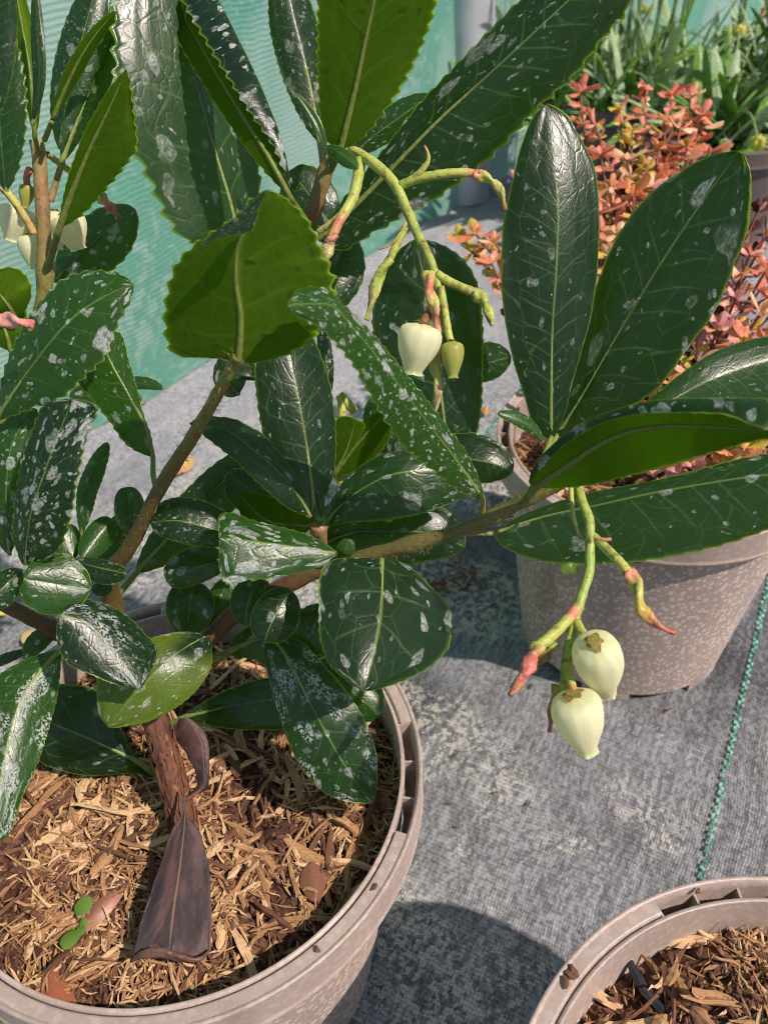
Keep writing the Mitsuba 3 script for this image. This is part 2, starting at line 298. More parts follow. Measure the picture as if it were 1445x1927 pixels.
N0, N1 = np.array([-.248, .628]), np.array([.11, 1.16]); ND = (N1 - N0) / np.linalg.norm(N1 - N0); NP = np.array([ND[1], -ND[0]])
sfence = (Q[:, :2] - N0) @ NP; lfence = (Q[:, :2] - N0) @ ND
gz = 0.0018 * (meshkit.fbm(Q * 9.0) - .5) - 0.0012
gz += 0.0032 * np.sin(sfence * 2 * np.pi / .036 + 5 * meshkit.noise(np.stack([lfence * 3, sfence * 6, 0 * sfence], 1))) * np.exp(-np.clip(sfence, 0, 9) / .10) * (sfence > .004) * (.3 + .7 * meshkit.noise(np.stack([lfence * 5, sfence * 14, 0 * sfence + 3], 1)))
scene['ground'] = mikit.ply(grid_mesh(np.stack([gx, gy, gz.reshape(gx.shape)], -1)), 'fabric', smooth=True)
labels['ground'] = {'label': 'grey woven weed control sheet spread over the ground, speckled with pale dust', 'kind': 'structure'}
def thread_line(p0, length, seed):
    rg = np.random.default_rng(seed); parts = []
    n = int(length / 0.0025)
    for i in range(n):
        c = p0 + LD * (i * 0.0025) + LP * (0.0008 * (1 if i % 2 else -1) + rg.normal() * .0002)
        if rg.random() < .04: continue
        b = trimesh.creation.box([0.0027 + rg.normal() * .0003, 0.0014 + rg.normal() * .0001, 0.0003])
        b.apply_transform(rot(0, 0, math.atan2(LD[1], LD[0]) + (.12 if i % 2 else -.12)))
        b.apply_translation([c[0], c[1], 0.0004 + .0002 * (i % 2)]); parts.append(b)
    return trimesh.util.concatenate(parts)
for i, off in enumerate((0.0317, -0.207)):
    p0 = LP * off + LD * (LD @ np.array([.146, .199]) - (0.06 if i == 0 else -0.02))
    put('ground__marker_thread', mikit.ply(thread_line(p0, 0.42 if i == 0 else .7, i), 'green_thread'), label=('green marker thread woven through the ground sheet right of the middle pot' if i == 0 else 'green marker thread of the ground sheet behind the shrub'), kind='stuff')

t_post = (np.array([.128, 1.20]) - N0) @ ND
def net_panel(t0, t1, h, seed, nx=160, ny=36):
    u = np.linspace(t0, t1, nx); v = np.linspace(-0.012, h, ny)
    U, V = np.meshgrid(u, v)
    w = 0.010 * np.sin(U * 9 + seed) + 0.006 * np.sin(U * 23 + V * 5 + seed) + 0.004 * np.sin(U * 41 - V * 9)
    w *= 0.5 + 0.5 * np.clip(V / .15, 0, 1)
    P = np.stack([N0[0] + ND[0] * U + NP[0] * w, N0[1] + ND[1] * U + NP[1] * w, np.maximum(V, 0.0)], -1)
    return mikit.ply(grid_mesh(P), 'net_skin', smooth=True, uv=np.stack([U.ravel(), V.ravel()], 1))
thing('windbreak_fence', 'teal woven windbreak net stretched between posts behind the pots', 'fence')
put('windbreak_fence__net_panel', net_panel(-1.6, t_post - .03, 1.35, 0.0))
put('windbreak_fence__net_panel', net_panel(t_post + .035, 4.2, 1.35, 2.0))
pc = N0 + ND * t_post
def post(key, c, r, h, mat, **lab):
    P = np.stack([np.full(14, c[0]), np.full(14, c[1]), np.linspace(0, h, 14)], 1)
    m, st = tube(P, r, 32); return put(key, mikit.ply(m, mat, smooth=40), **lab)
post('windbreak_fence__post', pc, 0.031, 1.4, 'steel', label='round galvanised steel post')
post('windbreak_fence__post', N0 + ND * (t_post + 1.9), 0.031, 1.4, 'steel')
for z in (0.30, 0.9):       # wire ties round the post
    a = np.linspace(0, 2 * np.pi, 40); m, st = tube(np.stack([pc[0] + .0335 * np.cos(a), pc[1] + .0335 * np.sin(a), z + .004 * np.sin(a)], 1), .0018, 6)
    put('windbreak_fence__tie', mikit.ply(m, 'steel', smooth=True))

# ------------------------------------------------------------------ pots (a moulded flower pot; a hollow rim with open slots and ribs)
PR, PH, PB = 0.085, 0.143, 0.0622
def arc_box(r0, r1, z0, z1, a0, a1, n):
    """a piece of ring, closed"""
    a = np.linspace(a0, a1, n); q = np.array([[r0, z0], [r1, z0], [r1, z1], [r0, z1]])
    V = np.stack([q[None, :, 0] * np.cos(a)[:, None], q[None, :, 0] * np.sin(a)[:, None], np.broadcast_to(q[None, :, 1], (n, 4))], -1).reshape(-1, 3)
    F = []
    for i in range(n - 1):
        for j in range(4):
            b, c = i * 4 + j, i * 4 + (j + 1) % 4
            F += [[b, c, c + 4], [b, c + 4, b + 4]]
    F += [[0, 2, 1], [0, 3, 2]]; e = (n - 1) * 4; F += [[e, e + 1, e + 2], [e, e + 2, e + 3]]
    return trimesh.Trimesh(V, F, process=False)
def lathe(prof, n=144, a0=0.0, a1=2 * np.pi):
    prof = np.asarray(prof, float); a = np.linspace(a0, a1, n + 1)
    P = np.stack([prof[None, :, 0] * np.cos(a)[:, None], prof[None, :, 0] * np.sin(a)[:, None], np.broadcast_to(prof[None, :, 1], (n + 1, len(prof)))], -1)
    l = np.r_[0, np.cumsum(np.linalg.norm(np.diff(prof, axis=0), axis=1))]
    uv = np.stack(np.broadcast_arrays((a / (2 * np.pi))[:, None], l[None]), -1).reshape(-1, 2)
    return grid_mesh(P), uv
def soft(prof, r=0.0007):
    """rounds the corners of a profile a little"""
    prof = np.asarray(prof, float); out = [prof[0]]
    for a, b, c in zip(prof[:-2], prof[1:-1], prof[2:]):
        u, v = (a - b), (c - b); lu, lv = np.linalg.norm(u), np.linalg.norm(v); q = min(r, lu * .4, lv * .4)
        p0, p1 = b + u / lu * q, b + v / lv * q
        out += [p0, (p0 + p1) / 4 + b / 2, p1]
    return np.array(out + [prof[-1]])
def make_pot(label, c, slots, mat='pot_plastic', scale=1.0, group=None, rz=0.0):
    key = thing('plant_pot', label, 'plant pot', group)
    M = T().translate([c[0], c[1], 0]).scale(scale)
    ri = PR - 0.0066; band = PH - 0.0175
    body = soft([(0.0, 0.006), (PB - .006, 0.006), (PB - .001, 0.0045), (PB, 0.006), (ri - 0.0008, band), (ri + 0.0005, PH - .0012), (ri - .0012, PH - .0005), (ri - .0014, band), (PB - .003, 0.012), (0, 0.012)], .001)
    m, uv = lathe(body); put(key + '__body', mikit.ply(m, mat, smooth=True, uv=uv, to_world=M))
    band_prof = soft([(ri + .0002, band - .0005), (PR - .0010, band), (PR + .0003, band + .0022), (PR - .0005, band + .0035), (PR - .0002, PH - .003), (PR, PH), (PR - .0014, PH), (PR - .0022, PH - .002), (PR - .0026, band + .003), (ri + .001, band + .002)], .0008)
    m, uv = lathe(band_prof); put(key + '__rim_band', mikit.ply(m, mat, smooth=True, uv=uv, to_world=M))
    slots = [(math.radians(a), math.radians(b)) for a, b in slots]; at0 = slots[-1][1] - 2 * np.pi
    for a0, a1 in slots:
        n = max(6, int((a0 - at0) / .05))
        w, uvw = lathe(soft([(ri - .0002, PH - .0075), (ri + .0007, PH - .0016), (ri + .0012, PH - .0006), (PR - .0012, PH - .0006), (PR - .0006, PH - .0016), (PR - .0014, PH - .0075)], .0008), n, at0, a0)
        put(key + '__rim_top', mikit.ply(w, mat, smooth=True, uv=uvw, to_world=M))
        k = max(2, int(round((a1 - a0) * PR / 0.0150)))
        for i in range(0, k + 1):
            a = a0 + (a1 - a0) * i / k
            rb = arc_box(ri + .0002, PR - .0018, band + .003, PH - (.0012 if i in (0, k) else .0035), a - .0045, a + .0045, 2)
            put(key + '__rib', mikit.ply(rb, mat, to_world=M))
        at0 = a1
    for q in range(6):
        a = q * np.pi / 3 + rz
        put(key + '__foot', mikit.ply(arc_box(PB - .010, PB - .0003, 0.0, 0.0062, a - .22, a + .22, 8), mat, to_world=M))
    return key
LC, RC, BC = np.array([-.0749, .1726]), np.array([.1471, .3658]), np.array([.1045, .0408])
make_pot('beige plastic pot holding the white flowered shrub, nearest on the left', LC, [(-20.1, 10.7), (45, 75), (105, 135), (165, 195)])
make_pot('beige water spotted plastic pot under the coral leaved bush', RC, [(-20, 10), (40, 70), (100, 130), (160, 190), (220, 250), (280, 310)], rz=0.15)
make_pot('beige plastic pot cut off by the lower right corner, filled with bark', BC, [(-10, 20), (62, 109.7), (200, 230)])
BK = [np.array([.380, .945]), np.array([.312, 1.118]), np.array([.510, 1.15])]
make_pot('grey plastic pot under the broad strap leaved plant at upper right', BK[0], [(0, 30), (60, 90), (120, 150), (180, 210), (240, 270), (300, 330)], 'dark_pot_plastic', 1.0)
make_pot('dark plastic pot behind the coral bush, below the narrow leaved tuft', BK[1], [(0, 30), (60, 90), (120, 150), (180, 210), (240, 270), (300, 330)], 'dark_pot_plastic', 1.0)
make_pot('dark plastic pot under the tuft at the right edge of the picture', BK[2], [(0, 30), (60, 90), (120, 150), (180, 210), (240, 270), (300, 330)], 'dark_pot_plastic', 1.0)

# ------------------------------------------------------------------ bark compost
def shard(rg, L, W, H, n=6, fray=0.35):
    """a splinter of bark or wood; uv.x along, uv.y around"""
    k = 5; x = np.linspace(-.5, .5, n); ang = np.arange(k) * 2 * np.pi / k + rg.random()
    bend = rg.normal() * .10; tw = rg.normal() * .4
    V = np.zeros((n, k, 3)); jag = rg.normal(size=k) * .10
    for i in range(n):
        e = 1 - fray * abs(2 * x[i]) ** 2.5 * rg.uniform(.6, 1.4)
        a = ang + tw * x[i]; r = e * (1 + .16 * rg.normal(size=k))
        V[i, :, 0] = L * (x[i] + (jag if i in (0, n - 1) else rg.normal(size=k) * .01))
        V[i, :, 1] = W / 2 * r * np.cos(a) + L * bend * (4 * x[i] ** 2 - .5)
        V[i, :, 2] = H / 2 * r * np.sin(a) + L * .05 * rg.normal() * abs(x[i])
    uv = np.stack(np.broadcast_arrays(x[:, None] * L * 60 + rg.random() * 9, np.arange(k)[None] / k * 2 + rg.random()), -1).reshape(-1, 2)
    V = V.reshape(-1, 3); F = []
    for i in range(n - 1):
        for j in range(k):
            a, b = i * k + j, i * k + (j + 1) % k
            F += [[a, b, b + k], [a, b + k, a + k]]
    V = np.vstack([V, V[:k].mean(0), V[-k:].mean(0)]); uv = np.vstack([uv, uv[0], uv[-k]]); e = (n - 1) * k
    for j in range(k):
        F += [[(j + 1) % k, j, n * k], [e + j, e + (j + 1) % k, n * k + 1]]
    return V, np.array(F), uv
rgs = np.random.default_rng(5)
CHIPS = []
for L, W, H in ((.020, .0030, .0016), (.016, .0038, .0014), (.026, .0026, .0015), (.012, .0030, .0016), (.014, .0020, .0011), (.018, .0016, .0010), (.010, .0042, .0018), (.022, .0044, .0020), (.013, .0015, .0009), (.008, .0040, .0026), (.007, .0050, .0030), (.030, .0034, .0018), (.017, .0022, .0013), (.011, .0026, .0012)):
    V, F, uv = shard(rgs, L, W, H, 7); CHIPS.append((V, F, uv, L))
CHIP_PLY = {}
def chip_shape(i, mat, M):
    if (i, mat) not in CHIP_PLY:
        V, F, uv, L = CHIPS[i]; CHIP_PLY[i, mat] = mikit.ply(trimesh.Trimesh(V, F, process=False), mat, uv=uv)
    return {**CHIP_PLY[i, mat], 'to_world': T(M)}
def merge(items):
    Vs, Fs, Us, o = [], [], [], 0
    for V, F, uv in items:
        Vs.append(V); Fs.append(F + o); Us.append(uv); o += len(V)
    return trimesh.Trimesh(np.vstack(Vs), np.vstack(Fs), process=False), np.vstack(Us)
def compost(label, c, z, R, n_chip, n_fine, seed, pale=.3, keep=lambda p: True, mound=0.004, big=()):
    rg = np.random.default_rng(seed)
    key = thing('potting_compost', label, 'potting compost')
    nr, na = 90, 220
    r = np.linspace(0.0, R, nr)[:, None]; a = np.linspace(0, 2 * np.pi, na + 1)[None]
    X, Y = r * np.cos(a), r * np.sin(a)
    q = np.stack([X.ravel(), Y.ravel(), 0 * X.ravel()], 1)
    def height(q):
        q = np.c_[q[:, :2], np.zeros(len(q))]
        rr = np.hypot(q[:, 0], q[:, 1]) / R
        return mound * (1 - rr ** 2) - .004 * rr ** 6 + 0.010 * (meshkit.fbm(q * 28 + seed) - .5) + 0.005 * (meshkit.fbm(q * 110 + seed) - .5) + .0025 * (meshkit.noise(q * 420 + seed) - .5)
    P = np.stack([c[0] + X, c[1] + Y, z + height(q).reshape(X.shape)], -1)
    put(key + '__soil', mikit.ply(grid_mesh(P), 'compost_skin', smooth=True))
    n = 0
    while n < n_chip:
        rr, aa = (R - .006) * math.sqrt(rg.random()), rg.random() * 2 * np.pi
        x, y = rr * math.cos(aa), rr * math.sin(aa)
        if not keep(c + [x, y]): continue
        i = rg.integers(len(CHIPS)); L = CHIPS[i][3]
        if rr + L * .35 > R: continue
        zz = z + height(np.array([[x, y, 0]]))[0] + .0012 + abs(rg.normal()) * .0012
        M = trimesh.transformations.translation_matrix([c[0] + x, c[1] + y, zz]) @ rot(0, 0, rg.random() * 6.283) @ rot(rg.normal() * .7, rg.normal() * .22, 0) @ np.diag([*(rg.uniform((.65, .5, .6), (1.35, 1.1, 1.2))), 1])
        u = rg.random(); mat = 'chip_pale' if u < pale else 'chip_tan' if u < pale + .38 else 'chip_brown' if u < .985 else 'chip_black'
        put(key + '__wood_chip', chip_shape(int(i), mat, M)); n += 1
    for (px, py, ci, sx, sy, rz, mat) in big:
        p = at_z(px, py, z + .004); sx, sy = sx * .85, sy * .65; p[2] = z + height(np.array([[p[0] - c[0], p[1] - c[1], 0]]))[0] + .0024
        M = trimesh.transformations.translation_matrix(p) @ rot(0, 0, rz) @ rot(rg.normal() * .25, rg.normal() * .12, 0) @ np.diag([sx, sy, 1.0, 1])
        put(key + '__wood_chip', chip_shape(ci, mat, M), **({'label': 'charred black wood chip'} if mat == 'chip_black' else {}))
    for mat, share in (('chip_pale', pale * .9), ('chip_tan', .40), ('chip_brown', .60 - pale * .9)):
        items = []
        for _ in range(int(n_fine * share)):
            for _t in range(6):
                rr, aa = (R - .002) * math.sqrt(rg.random()), rg.random() * 6.283
                nz = float(meshkit.fbm(np.array([[rr * math.cos(aa) * 55 + seed, rr * math.sin(aa) * 55, 2.0]]))[0])
                if mat == 'chip_brown' or rg.random() < np.clip((nz - .36) * 5, .08, 1): break
            x, y = rr * math.cos(aa), rr * math.sin(aa); L = rg.uniform(.003, .012) if mat != 'chip_brown' else rg.uniform(.0012, .0042)
            W = rg.uniform(.0004, .0013) if mat != 'chip_brown' else L * rg.uniform(.25, .6)
            V, F, uv = shard(rg, L, W, W * rg.uniform(.4, .9), 4, .5)
            M = rot(rg.normal() * .8, rg.normal() * .35, rg.random() * 6.283)
            M = rot(0, 0, rg.random() * 6.283) @ rot(rg.normal() * .6, rg.normal() * .33, 0)
            V = V @ M[:3, :3].T + [c[0] + x, c[1] + y, z + height(np.array([[x, y, 0]]))[0] + .0006 + abs(rg.normal()) * .0008]
            items.append((V, F, uv))
        m, uv = merge(items)
        put(key + '__fine_bark', mikit.ply(m, mat, uv=uv), kind='stuff')
    return key, (lambda p: z + height(np.array([[p[0] - c[0], p[1] - c[1], 0]]))[0])
COMP, LEFT_H = compost('orange brown bark compost filling the pot of the white flowered shrub', LC, .1245, .0775, 285, 7000, 1, .24, big=[(128, 1545, 7, 1.35, 1.35, .75, 'chip_pale'), (245, 1525, 2, 1.2, 1.2, 0.1, 'chip_pale'), (205, 1605, 7, 1.0, 1.2, 1.2, 'chip_tan'), (290, 1590, 7, .9, .9, .2, 'chip_pale'), (590, 1610, 7, 1.3, 1.3, -.45, 'chip_tan'), (655, 1630, 9, 2.2, 1.1, 1.5, 'chip_tan'), (700, 1500, 7, 1.3, 1.2, 1.35, 'chip_brown'), (545, 1735, 11, .9, .8, .1, 'chip_tan'), (170, 1812, 7, .9, .9, .5, 'chip_pale'), (60, 1900, 11, .9, 1.1, .0, 'chip_tan'), (500, 1440, 7, 1.0, 1.0, -.9, 'chip_pale'), (440, 1590, 2, 1.0, 1.0, -1.0, 'chip_pale')])
_, BOT_H = compost('dark crumbly bark compost in the lower right corner pot', BC, .1262, 0.0770, 150, 7000, 2, .17, lambda p: p[1] > BC[1] - .03, big=[(1290, 1752, 7, 1.05, 1.3, -.1, 'chip_pale'), (1350, 1745, 2, .9, 1.1, -.25, 'chip_pale'), (1222, 1852, 7, 1.05, 1.1, -1.15, 'chip_black'), (1140, 1850, 7, .9, 1.2, -.75, 'chip_pale'), (1280, 1860, 2, .9, 1.0, -.9, 'chip_tan'), (1390, 1900, 11, 1.2, .9, -.2, 'chip_tan'), (1200, 1915, 7, 1.0, 1.0, 0.1, 'chip_pale')])
_, RIGHT_H = compost('red brown bark compost in the pot of the coral leaved bush', RC, .1235, .0775, 90, 1500, 3, .15, lambda p: p[1] < RC[1] + .02)
for b in BK[:3]:
    nm = thing('potting_compost', ['dark compost in the grey pot of the broad strap leaved plant', 'dark compost in the pot of the narrow leaved tuft behind the coral bush', 'dark compost in the pot of the tuft at the right edge'][[i for i in range(3) if BK[i] is b][0]], 'potting compost')
    P = lathe([(0.0, .134), (.04, .132), (.0765, .128)], 40)[0]; put(nm + '__soil', mikit.ply(P, 'compost_skin', smooth=True, to_world=T().translate([b[0], b[1], 0])))

# ------------------------------------------------------------------ the shrub
SH = thing('flowering_shrub', 'leathery dark green shrub with toothed lime spotted leaves and hanging cream urn flowers', 'shrub')
SS = np.unique(np.r_[np.linspace(0, .05, 3), np.linspace(.05, .92, 9), .96, 1.0]); SS = np.r_[-SS[::-1], SS[1:]]
PROF = {'ell': (.75, .62), 'obo': (.95, .50), 'round': (.50, .42), 'lan': (.85, .85), 'ov': (.55, .75)}
def prof(kind, t):
    a, b = PROF[kind]; m = a / (a + b)
    return (np.clip(t, 0, 1) ** a * np.clip(1 - t, 0, 1) ** b) / (m ** a * (1 - m) ** b)
LEAFN = [0]
def leaf(mid, wl=0, wr=0, kl=0., kr=0., c=.22, kind='ell', und=False, sp=2, yel=0, EL=None, ER=None, fold=None, teeth=None, tooth=.045, stalk=(), sr=4.0, wave=.05, label=None, mat='leaf_skin', mcol=((.17, .24, .05), (.22, .30, .07)), root=SH, name='leaf', th=.0005, scol=None, hl=None):
    if und and mcol[0][0] == .17: mcol = ((.13, .18, .03), (.10, .16, .02))
    LEAFN[0] += 1; seed = LEAFN[0]; rg = np.random.default_rng(seed + 100)
    lp0 = np.linalg.norm(np.diff(np.array(mid, float)[:, :2], axis=0), axis=1).sum(); n = int(np.clip(lp0 / 3.6, 40, 168)); t = np.linspace(0, 1, n)
    m = resample(mid, n); xy, d = m[:, :2], m[:, 2]
    tg = np.gradient(xy, axis=0); tg /= np.linalg.norm(tg, axis=1, keepdims=True)
    Lp = np.stack([tg[:, 1], -tg[:, 0]], 1)
    pw = prof(kind, t)
    lpx = np.linalg.norm(np.diff(xy, axis=0), axis=1).sum()
    if teeth is None: teeth = max(7, int(lpx / 24))
    ph = (t * teeth + rg.random()) % 1
    saw = 1.25 * np.where(ph < .80, (ph / .80) ** 1.3, (1 - ph) / .20)
    sides = []
    for w, E, sg in ((wl, EL, 1), (wr, ER, -1)):
        if E is not None:
            e = resample(np.array(E, float), n); wpx = np.linalg.norm(e - xy, axis=1)
            off = e - xy
        else:
            off = Lp * (sg * w * pw)[:, None]; wpx = w * pw
        tt = np.clip(np.minimum(t / .12, (1 - t) / .05), 0, 1)
        tv = Lp * (sg * tooth * max(wpx.max(), 12) * saw * tt)[:, None]
        isf = fold is not None and (fold[0] == 'l') == (sg > 0)
        if isf: fold = (fold[0], np.array(fold[1], float), fold[2], -tv * .8)
        sides.append((off, wpx, tv * (0 if isf else 1)))
    Wm = max(s[1].max() for s in sides) * d.mean() / FOC
    PX = np.zeros((n, len(SS), 2)); DZ = np.zeros((n, len(SS)))
    wl_, wr_ = rg.normal(size=2)
    for j, s in enumerate(SS):
        off, wpx, tv = sides[0] if s < 0 else sides[1]; k = kl if s < 0 else kr; a = abs(s)
        wm = wpx * d / FOC
        if fold is not None and ((fold[0] == 'l') == (s < 0)) and s != 0:
            s0 = fold[2]; marg = resample(np.array(fold[1], float), n)
            if a <= s0:
                f = a / s0; PX[:, j] = xy + off * math.sin(f * math.pi / 2) ; DZ[:, j] = wm * k * f
            else:
                f = (a - s0) / (1 - s0); sil = xy + off
                PX[:, j] = sil + (marg - sil) * (1 - math.cos(f * math.pi / 2)) + fold[3] * f ** 8; DZ[:, j] = wm * k - np.linalg.norm(marg - sil, axis=1) * d / FOC * .75 * math.sin(f * math.pi / 2)
        else:
            PX[:, j] = xy + off * a + tv * a ** 14
            DZ[:, j] = wm * (k * a + c * a * a) + wave * Wm * a * a * np.sin(t * (7 + 3 * rg.random()) + (wl_ if s < 0 else wr_) * 3) * np.clip(t * 4, 0, 1)
    dd = np.broadcast_to(d[:, None], DZ.shape)
    if hl is not None:                      # the blade's plane: tilted towards (or away from) the slant at which it mirrors the sun
        x0, y0, z0, f = hl[:4]; r0 = at(x0, y0, 1.0) - EYE; v = -r0 / np.linalg.norm(r0)
        h = SUN / np.linalg.norm(SUN) + v; h /= np.linalg.norm(h); nn = v * (1 - f) + h * f if np.ndim(f) == 0 else np.array(f) / np.linalg.norm(f)
        rr = at(PX[..., 0], PX[..., 1], 1.0) - EYE
        dd = np.clip(z0 * (nn @ r0) / (rr @ nn), .75 * z0, 1.3 * z0)
        if len(hl) > 4: dd = dd + hl[4] * (lpx * z0 / FOC) * (t[:, None] - hl[5]) ** 2
    P = at(PX[..., 0], PX[..., 1], dd + DZ)
    du = np.gradient(P, axis=1); dt = np.gradient(P, axis=0)
    N = np.cross(du, dt); N /= np.linalg.norm(N, axis=-1, keepdims=True) + 1e-12
    jc = len(SS) // 2; core = slice(jc - 4, jc + 5)
    facing = ((EYE - P) * N).sum(-1)[n // 5: -n // 5, core].mean()
    flip = (facing < 0) != und
    if flip: N = -N
    Nf = N.copy(); Nf[0] = N[2]; Nf[-1] = N[-3]
    wid = np.concatenate([sides[0][1], sides[1][1]]).reshape(2, -1).max(0) * d / FOC
    thk = th * np.clip(wid / (Wm * .25), .15, 1)[:, None, None] * (1 - .5 * np.abs(SS) ** 6)[None, :, None]
    A, B = P + Nf * thk / 2, P - Nf * thk / 2
    Lw = np.linalg.norm(np.diff(P[:, jc], axis=0), axis=1); al = np.r_[0, np.cumsum(Lw)] / max(Wm, 1e-6)
    ns = len(SS); i, j = np.meshgrid(np.arange(n - 1), np.arange(ns - 1), indexing='ij'); q = (i * ns + j)
    F1 = np.stack([q, q + 1, q + ns + 1, q + ns], -1).reshape(-1, 4)
    F1 = np.vstack([F1[:, [0, 1, 2]], F1[:, [0, 2, 3]]])
    if flip: F1 = F1[:, ::-1]
    o = n * ns; F2 = F1[:, ::-1] + o
    lp = np.r_[np.arange(ns), np.arange(1, n) * ns + ns - 1, (n - 1) * ns + np.arange(ns - 1)[::-1], np.arange(1, n - 1)[::-1] * ns]
    nx = np.roll(lp, -1); R = np.vstack([np.stack([lp, lp + o, nx + o], 1), np.stack([lp, nx + o, nx], 1)])
    if flip: R = R[:, ::-1]
    V = np.vstack([A.reshape(-1, 3), B.reshape(-1, 3)])
    code = sp + 6 * yel
    U = np.tile(SS, (n, 1)) + 4 * (seed % 90); Y = np.tile(al[:, None], (1, ns))
    if mat == 'dead_skin': uv = np.vstack([np.stack([U.ravel(), Y.ravel()], 1)] * 2)
    else: uv = np.vstack([np.stack([U.ravel(), Y.ravel() + 20 * code], 1), np.stack([U.ravel(), Y.ravel() - 20 * (code + 1)], 1)])
    mesh = trimesh.Trimesh(V, np.vstack([F1, F2, R]), process=False)
    lab = {'label': label} if label else {}
    key = put(f'{root}__{name}', mikit.ply(mesh, mat, smooth=True, uv=uv), **lab)
    # stalk and midrib: one tapering tube, along the underside
    k1 = int(n * .93); idx = np.arange(0, k1, max(2, n // 28)); r = sr * d.mean() / FOC
    rr = np.interp(idx / n, [0, .5, .93], [r, r * .55, r * .12])
    Q = P[idx, jc] - Nf[idx, jc] * (thk[idx, jc] / 2 + rr[:, None] * .15)
    if len(stalk):
        sp_ = px_path(list(stalk) + [tuple(mid[0])], 8)[:-1]; Q = np.vstack([sp_, Q]); rr = np.r_[np.linspace(r * 1.15, r, len(sp_)), rr]
    tm, st = tube(Q, rr, 7)
    put(f'{key}__midrib', mikit.ply(tm, 'stem_skin', smooth=True, color=ramp(st, [(0, (scol or mcol[0])), (.25, mcol[0]), (1, mcol[1])])))
    return key

# -- trunk and branches
b0 = at_z(345, 1580, .122); d0 = (b0 - EYE) @ FWD
def woody(pts, r0, r1, mat, stops, name='branch', n=26, rough=.05, seed=0, sides=14, label=None, knots=()):
    P = px_path(pts, n); R = np.linspace(r0, r1, n) * P_depth(P) / FOC
    for kx in knots: R = R * (1 + .35 * np.exp(-((np.linspace(0, 1, n) - kx) / .03) ** 2))
    m, st = tube(P, R, sides, rough=rough, seed=seed)
    lab = {'label': label} if label else {}
    if mat == 'bark': return put(f'{SH}__{name}', mikit.ply(m, 'bark', smooth=True), **lab)
    return put(f'{SH}__{name}', mikit.ply(m, mat, smooth=True, color=ramp(st, stops)), **lab)
def P_depth(P): return (P - EYE) @ FWD
woody([(354, 1600, .287), (342, 1540, .285), (322, 1460, .283), (303, 1390, .281), (290, 1330, .279), (300, 1270, .278), (340, 1225, .279)], 27, 21, 'bark', None, 'trunk', 40, .09, 1, 18, 'brown trunk with flaking bark')
OL = [(0, (.085, .05, .02)), (.35, (.105, .085, .022)), (1, (.13, .14, .035))]
woody([(310, 1265, .279), (396, 1199, .281), (453, 1144, .276), (525, 1109, .267), (605, 1071, .262), (690, 1045, .256), (780, 1022, .250), (862, 1000, .244), (990, 940, .232), (1082, 898, .222)], 19, 10.5, 'stem_skin', [(0, (.10, .042, .022)), (.35, (.10, .05, .022)), (.5, (.11, .095, .03)), (1, (.17, .17, .04))], n=46, seed=2, knots=(.62, .80, .9))
woody([(292, 1320, .281), (215, 1150, .285), (205, 1085, .272), (240, 1035, .262), (300, 920, .24), (370, 810, .217), (425, 712, .197), (446, 672, .189)], 17, 11, 'stem_skin', [(0, (.09, .045, .02)), (.3, (.09, .065, .022)), (.7, (.12, .105, .025)), (1, (.19, .19, .04))], n=44, seed=3, knots=(.27,))
woody([(280, 1310, .281), (180, 1230, .285), (90, 1178, .268), (0, 1133, .255), (-90, 1080, .245)], 18, 13, 'stem_skin', [(0, (.09, .04, .02)), (1, (.10, .075, .035))], seed=4, n=24, knots=(.5,))
woody([(-40, 900, .29), (30, 720, .285), (80, 570, .275), (85, 520, .272), (80, 400, .266), (74, 300, .262), (68, 262, .26)], 14, 13, 'stem_skin', [(0, (.13, .12, .03)), (.6, (.20, .19, .05)), (.85, (.28, .16, .07)), (1, (.30, .25, .09))], seed=5, n=30, knots=(.62,))
woody([(605, 1070, .263), (590, 960, .275), (545, 760, .282), (540, 560, .275), (575, 430, .262), (598, 370, .256), (612, 325, .252), (628, 283, .249)], 13, 12, 'stem_skin', [(0, (.10, .06, .02)), (.6, (.15, .07, .04)), (.82, (.17, .075, .045)), (1, (.26, .24, .06))], seed=6, n=40, knots=(.86, .93))
woody([(605, 1060, .26), (602, 1020, .252), (600, 988, .245)], 12, 16, 'stem_skin', [(0, (.14, .12, .04)), (1, (.27, .16, .08))], seed=7, n=10)
rh = np.random.default_rng(9); hairs = []
for pts in ([(240, 1035, .262), (300, 920, .24), (370, 810, .217), (425, 712, .197), (446, 672, .189)], [(690, 1045, .256), (862, 1000, .244), (990, 940, .232)]):
    P = px_path(pts, 60)
    for q in P:
        for _ in range(7):
            v = rh.normal(size=3); v /= np.linalg.norm(v); r = .0020 if len(pts) == 5 else .0021
            m, _s = tube(np.array([q + v * r * .8, q + v * (r + .0007) + rh.normal(size=3) * .0001, q + v * (r + rh.uniform(.0009, .0021)) + rh.normal(size=3) * .0004]), [.00007, .00006, .00003], 3); hairs.append(m)
hm = trimesh.util.concatenate(hairs)
put(f'{SH}__stem_hairs', mikit.ply(hm, 'stem_skin', smooth=True, color=np.tile([.34, .24, .10], (len(hm.vertices), 1))), kind='stuff')

PINK = (.34, .20, .08)
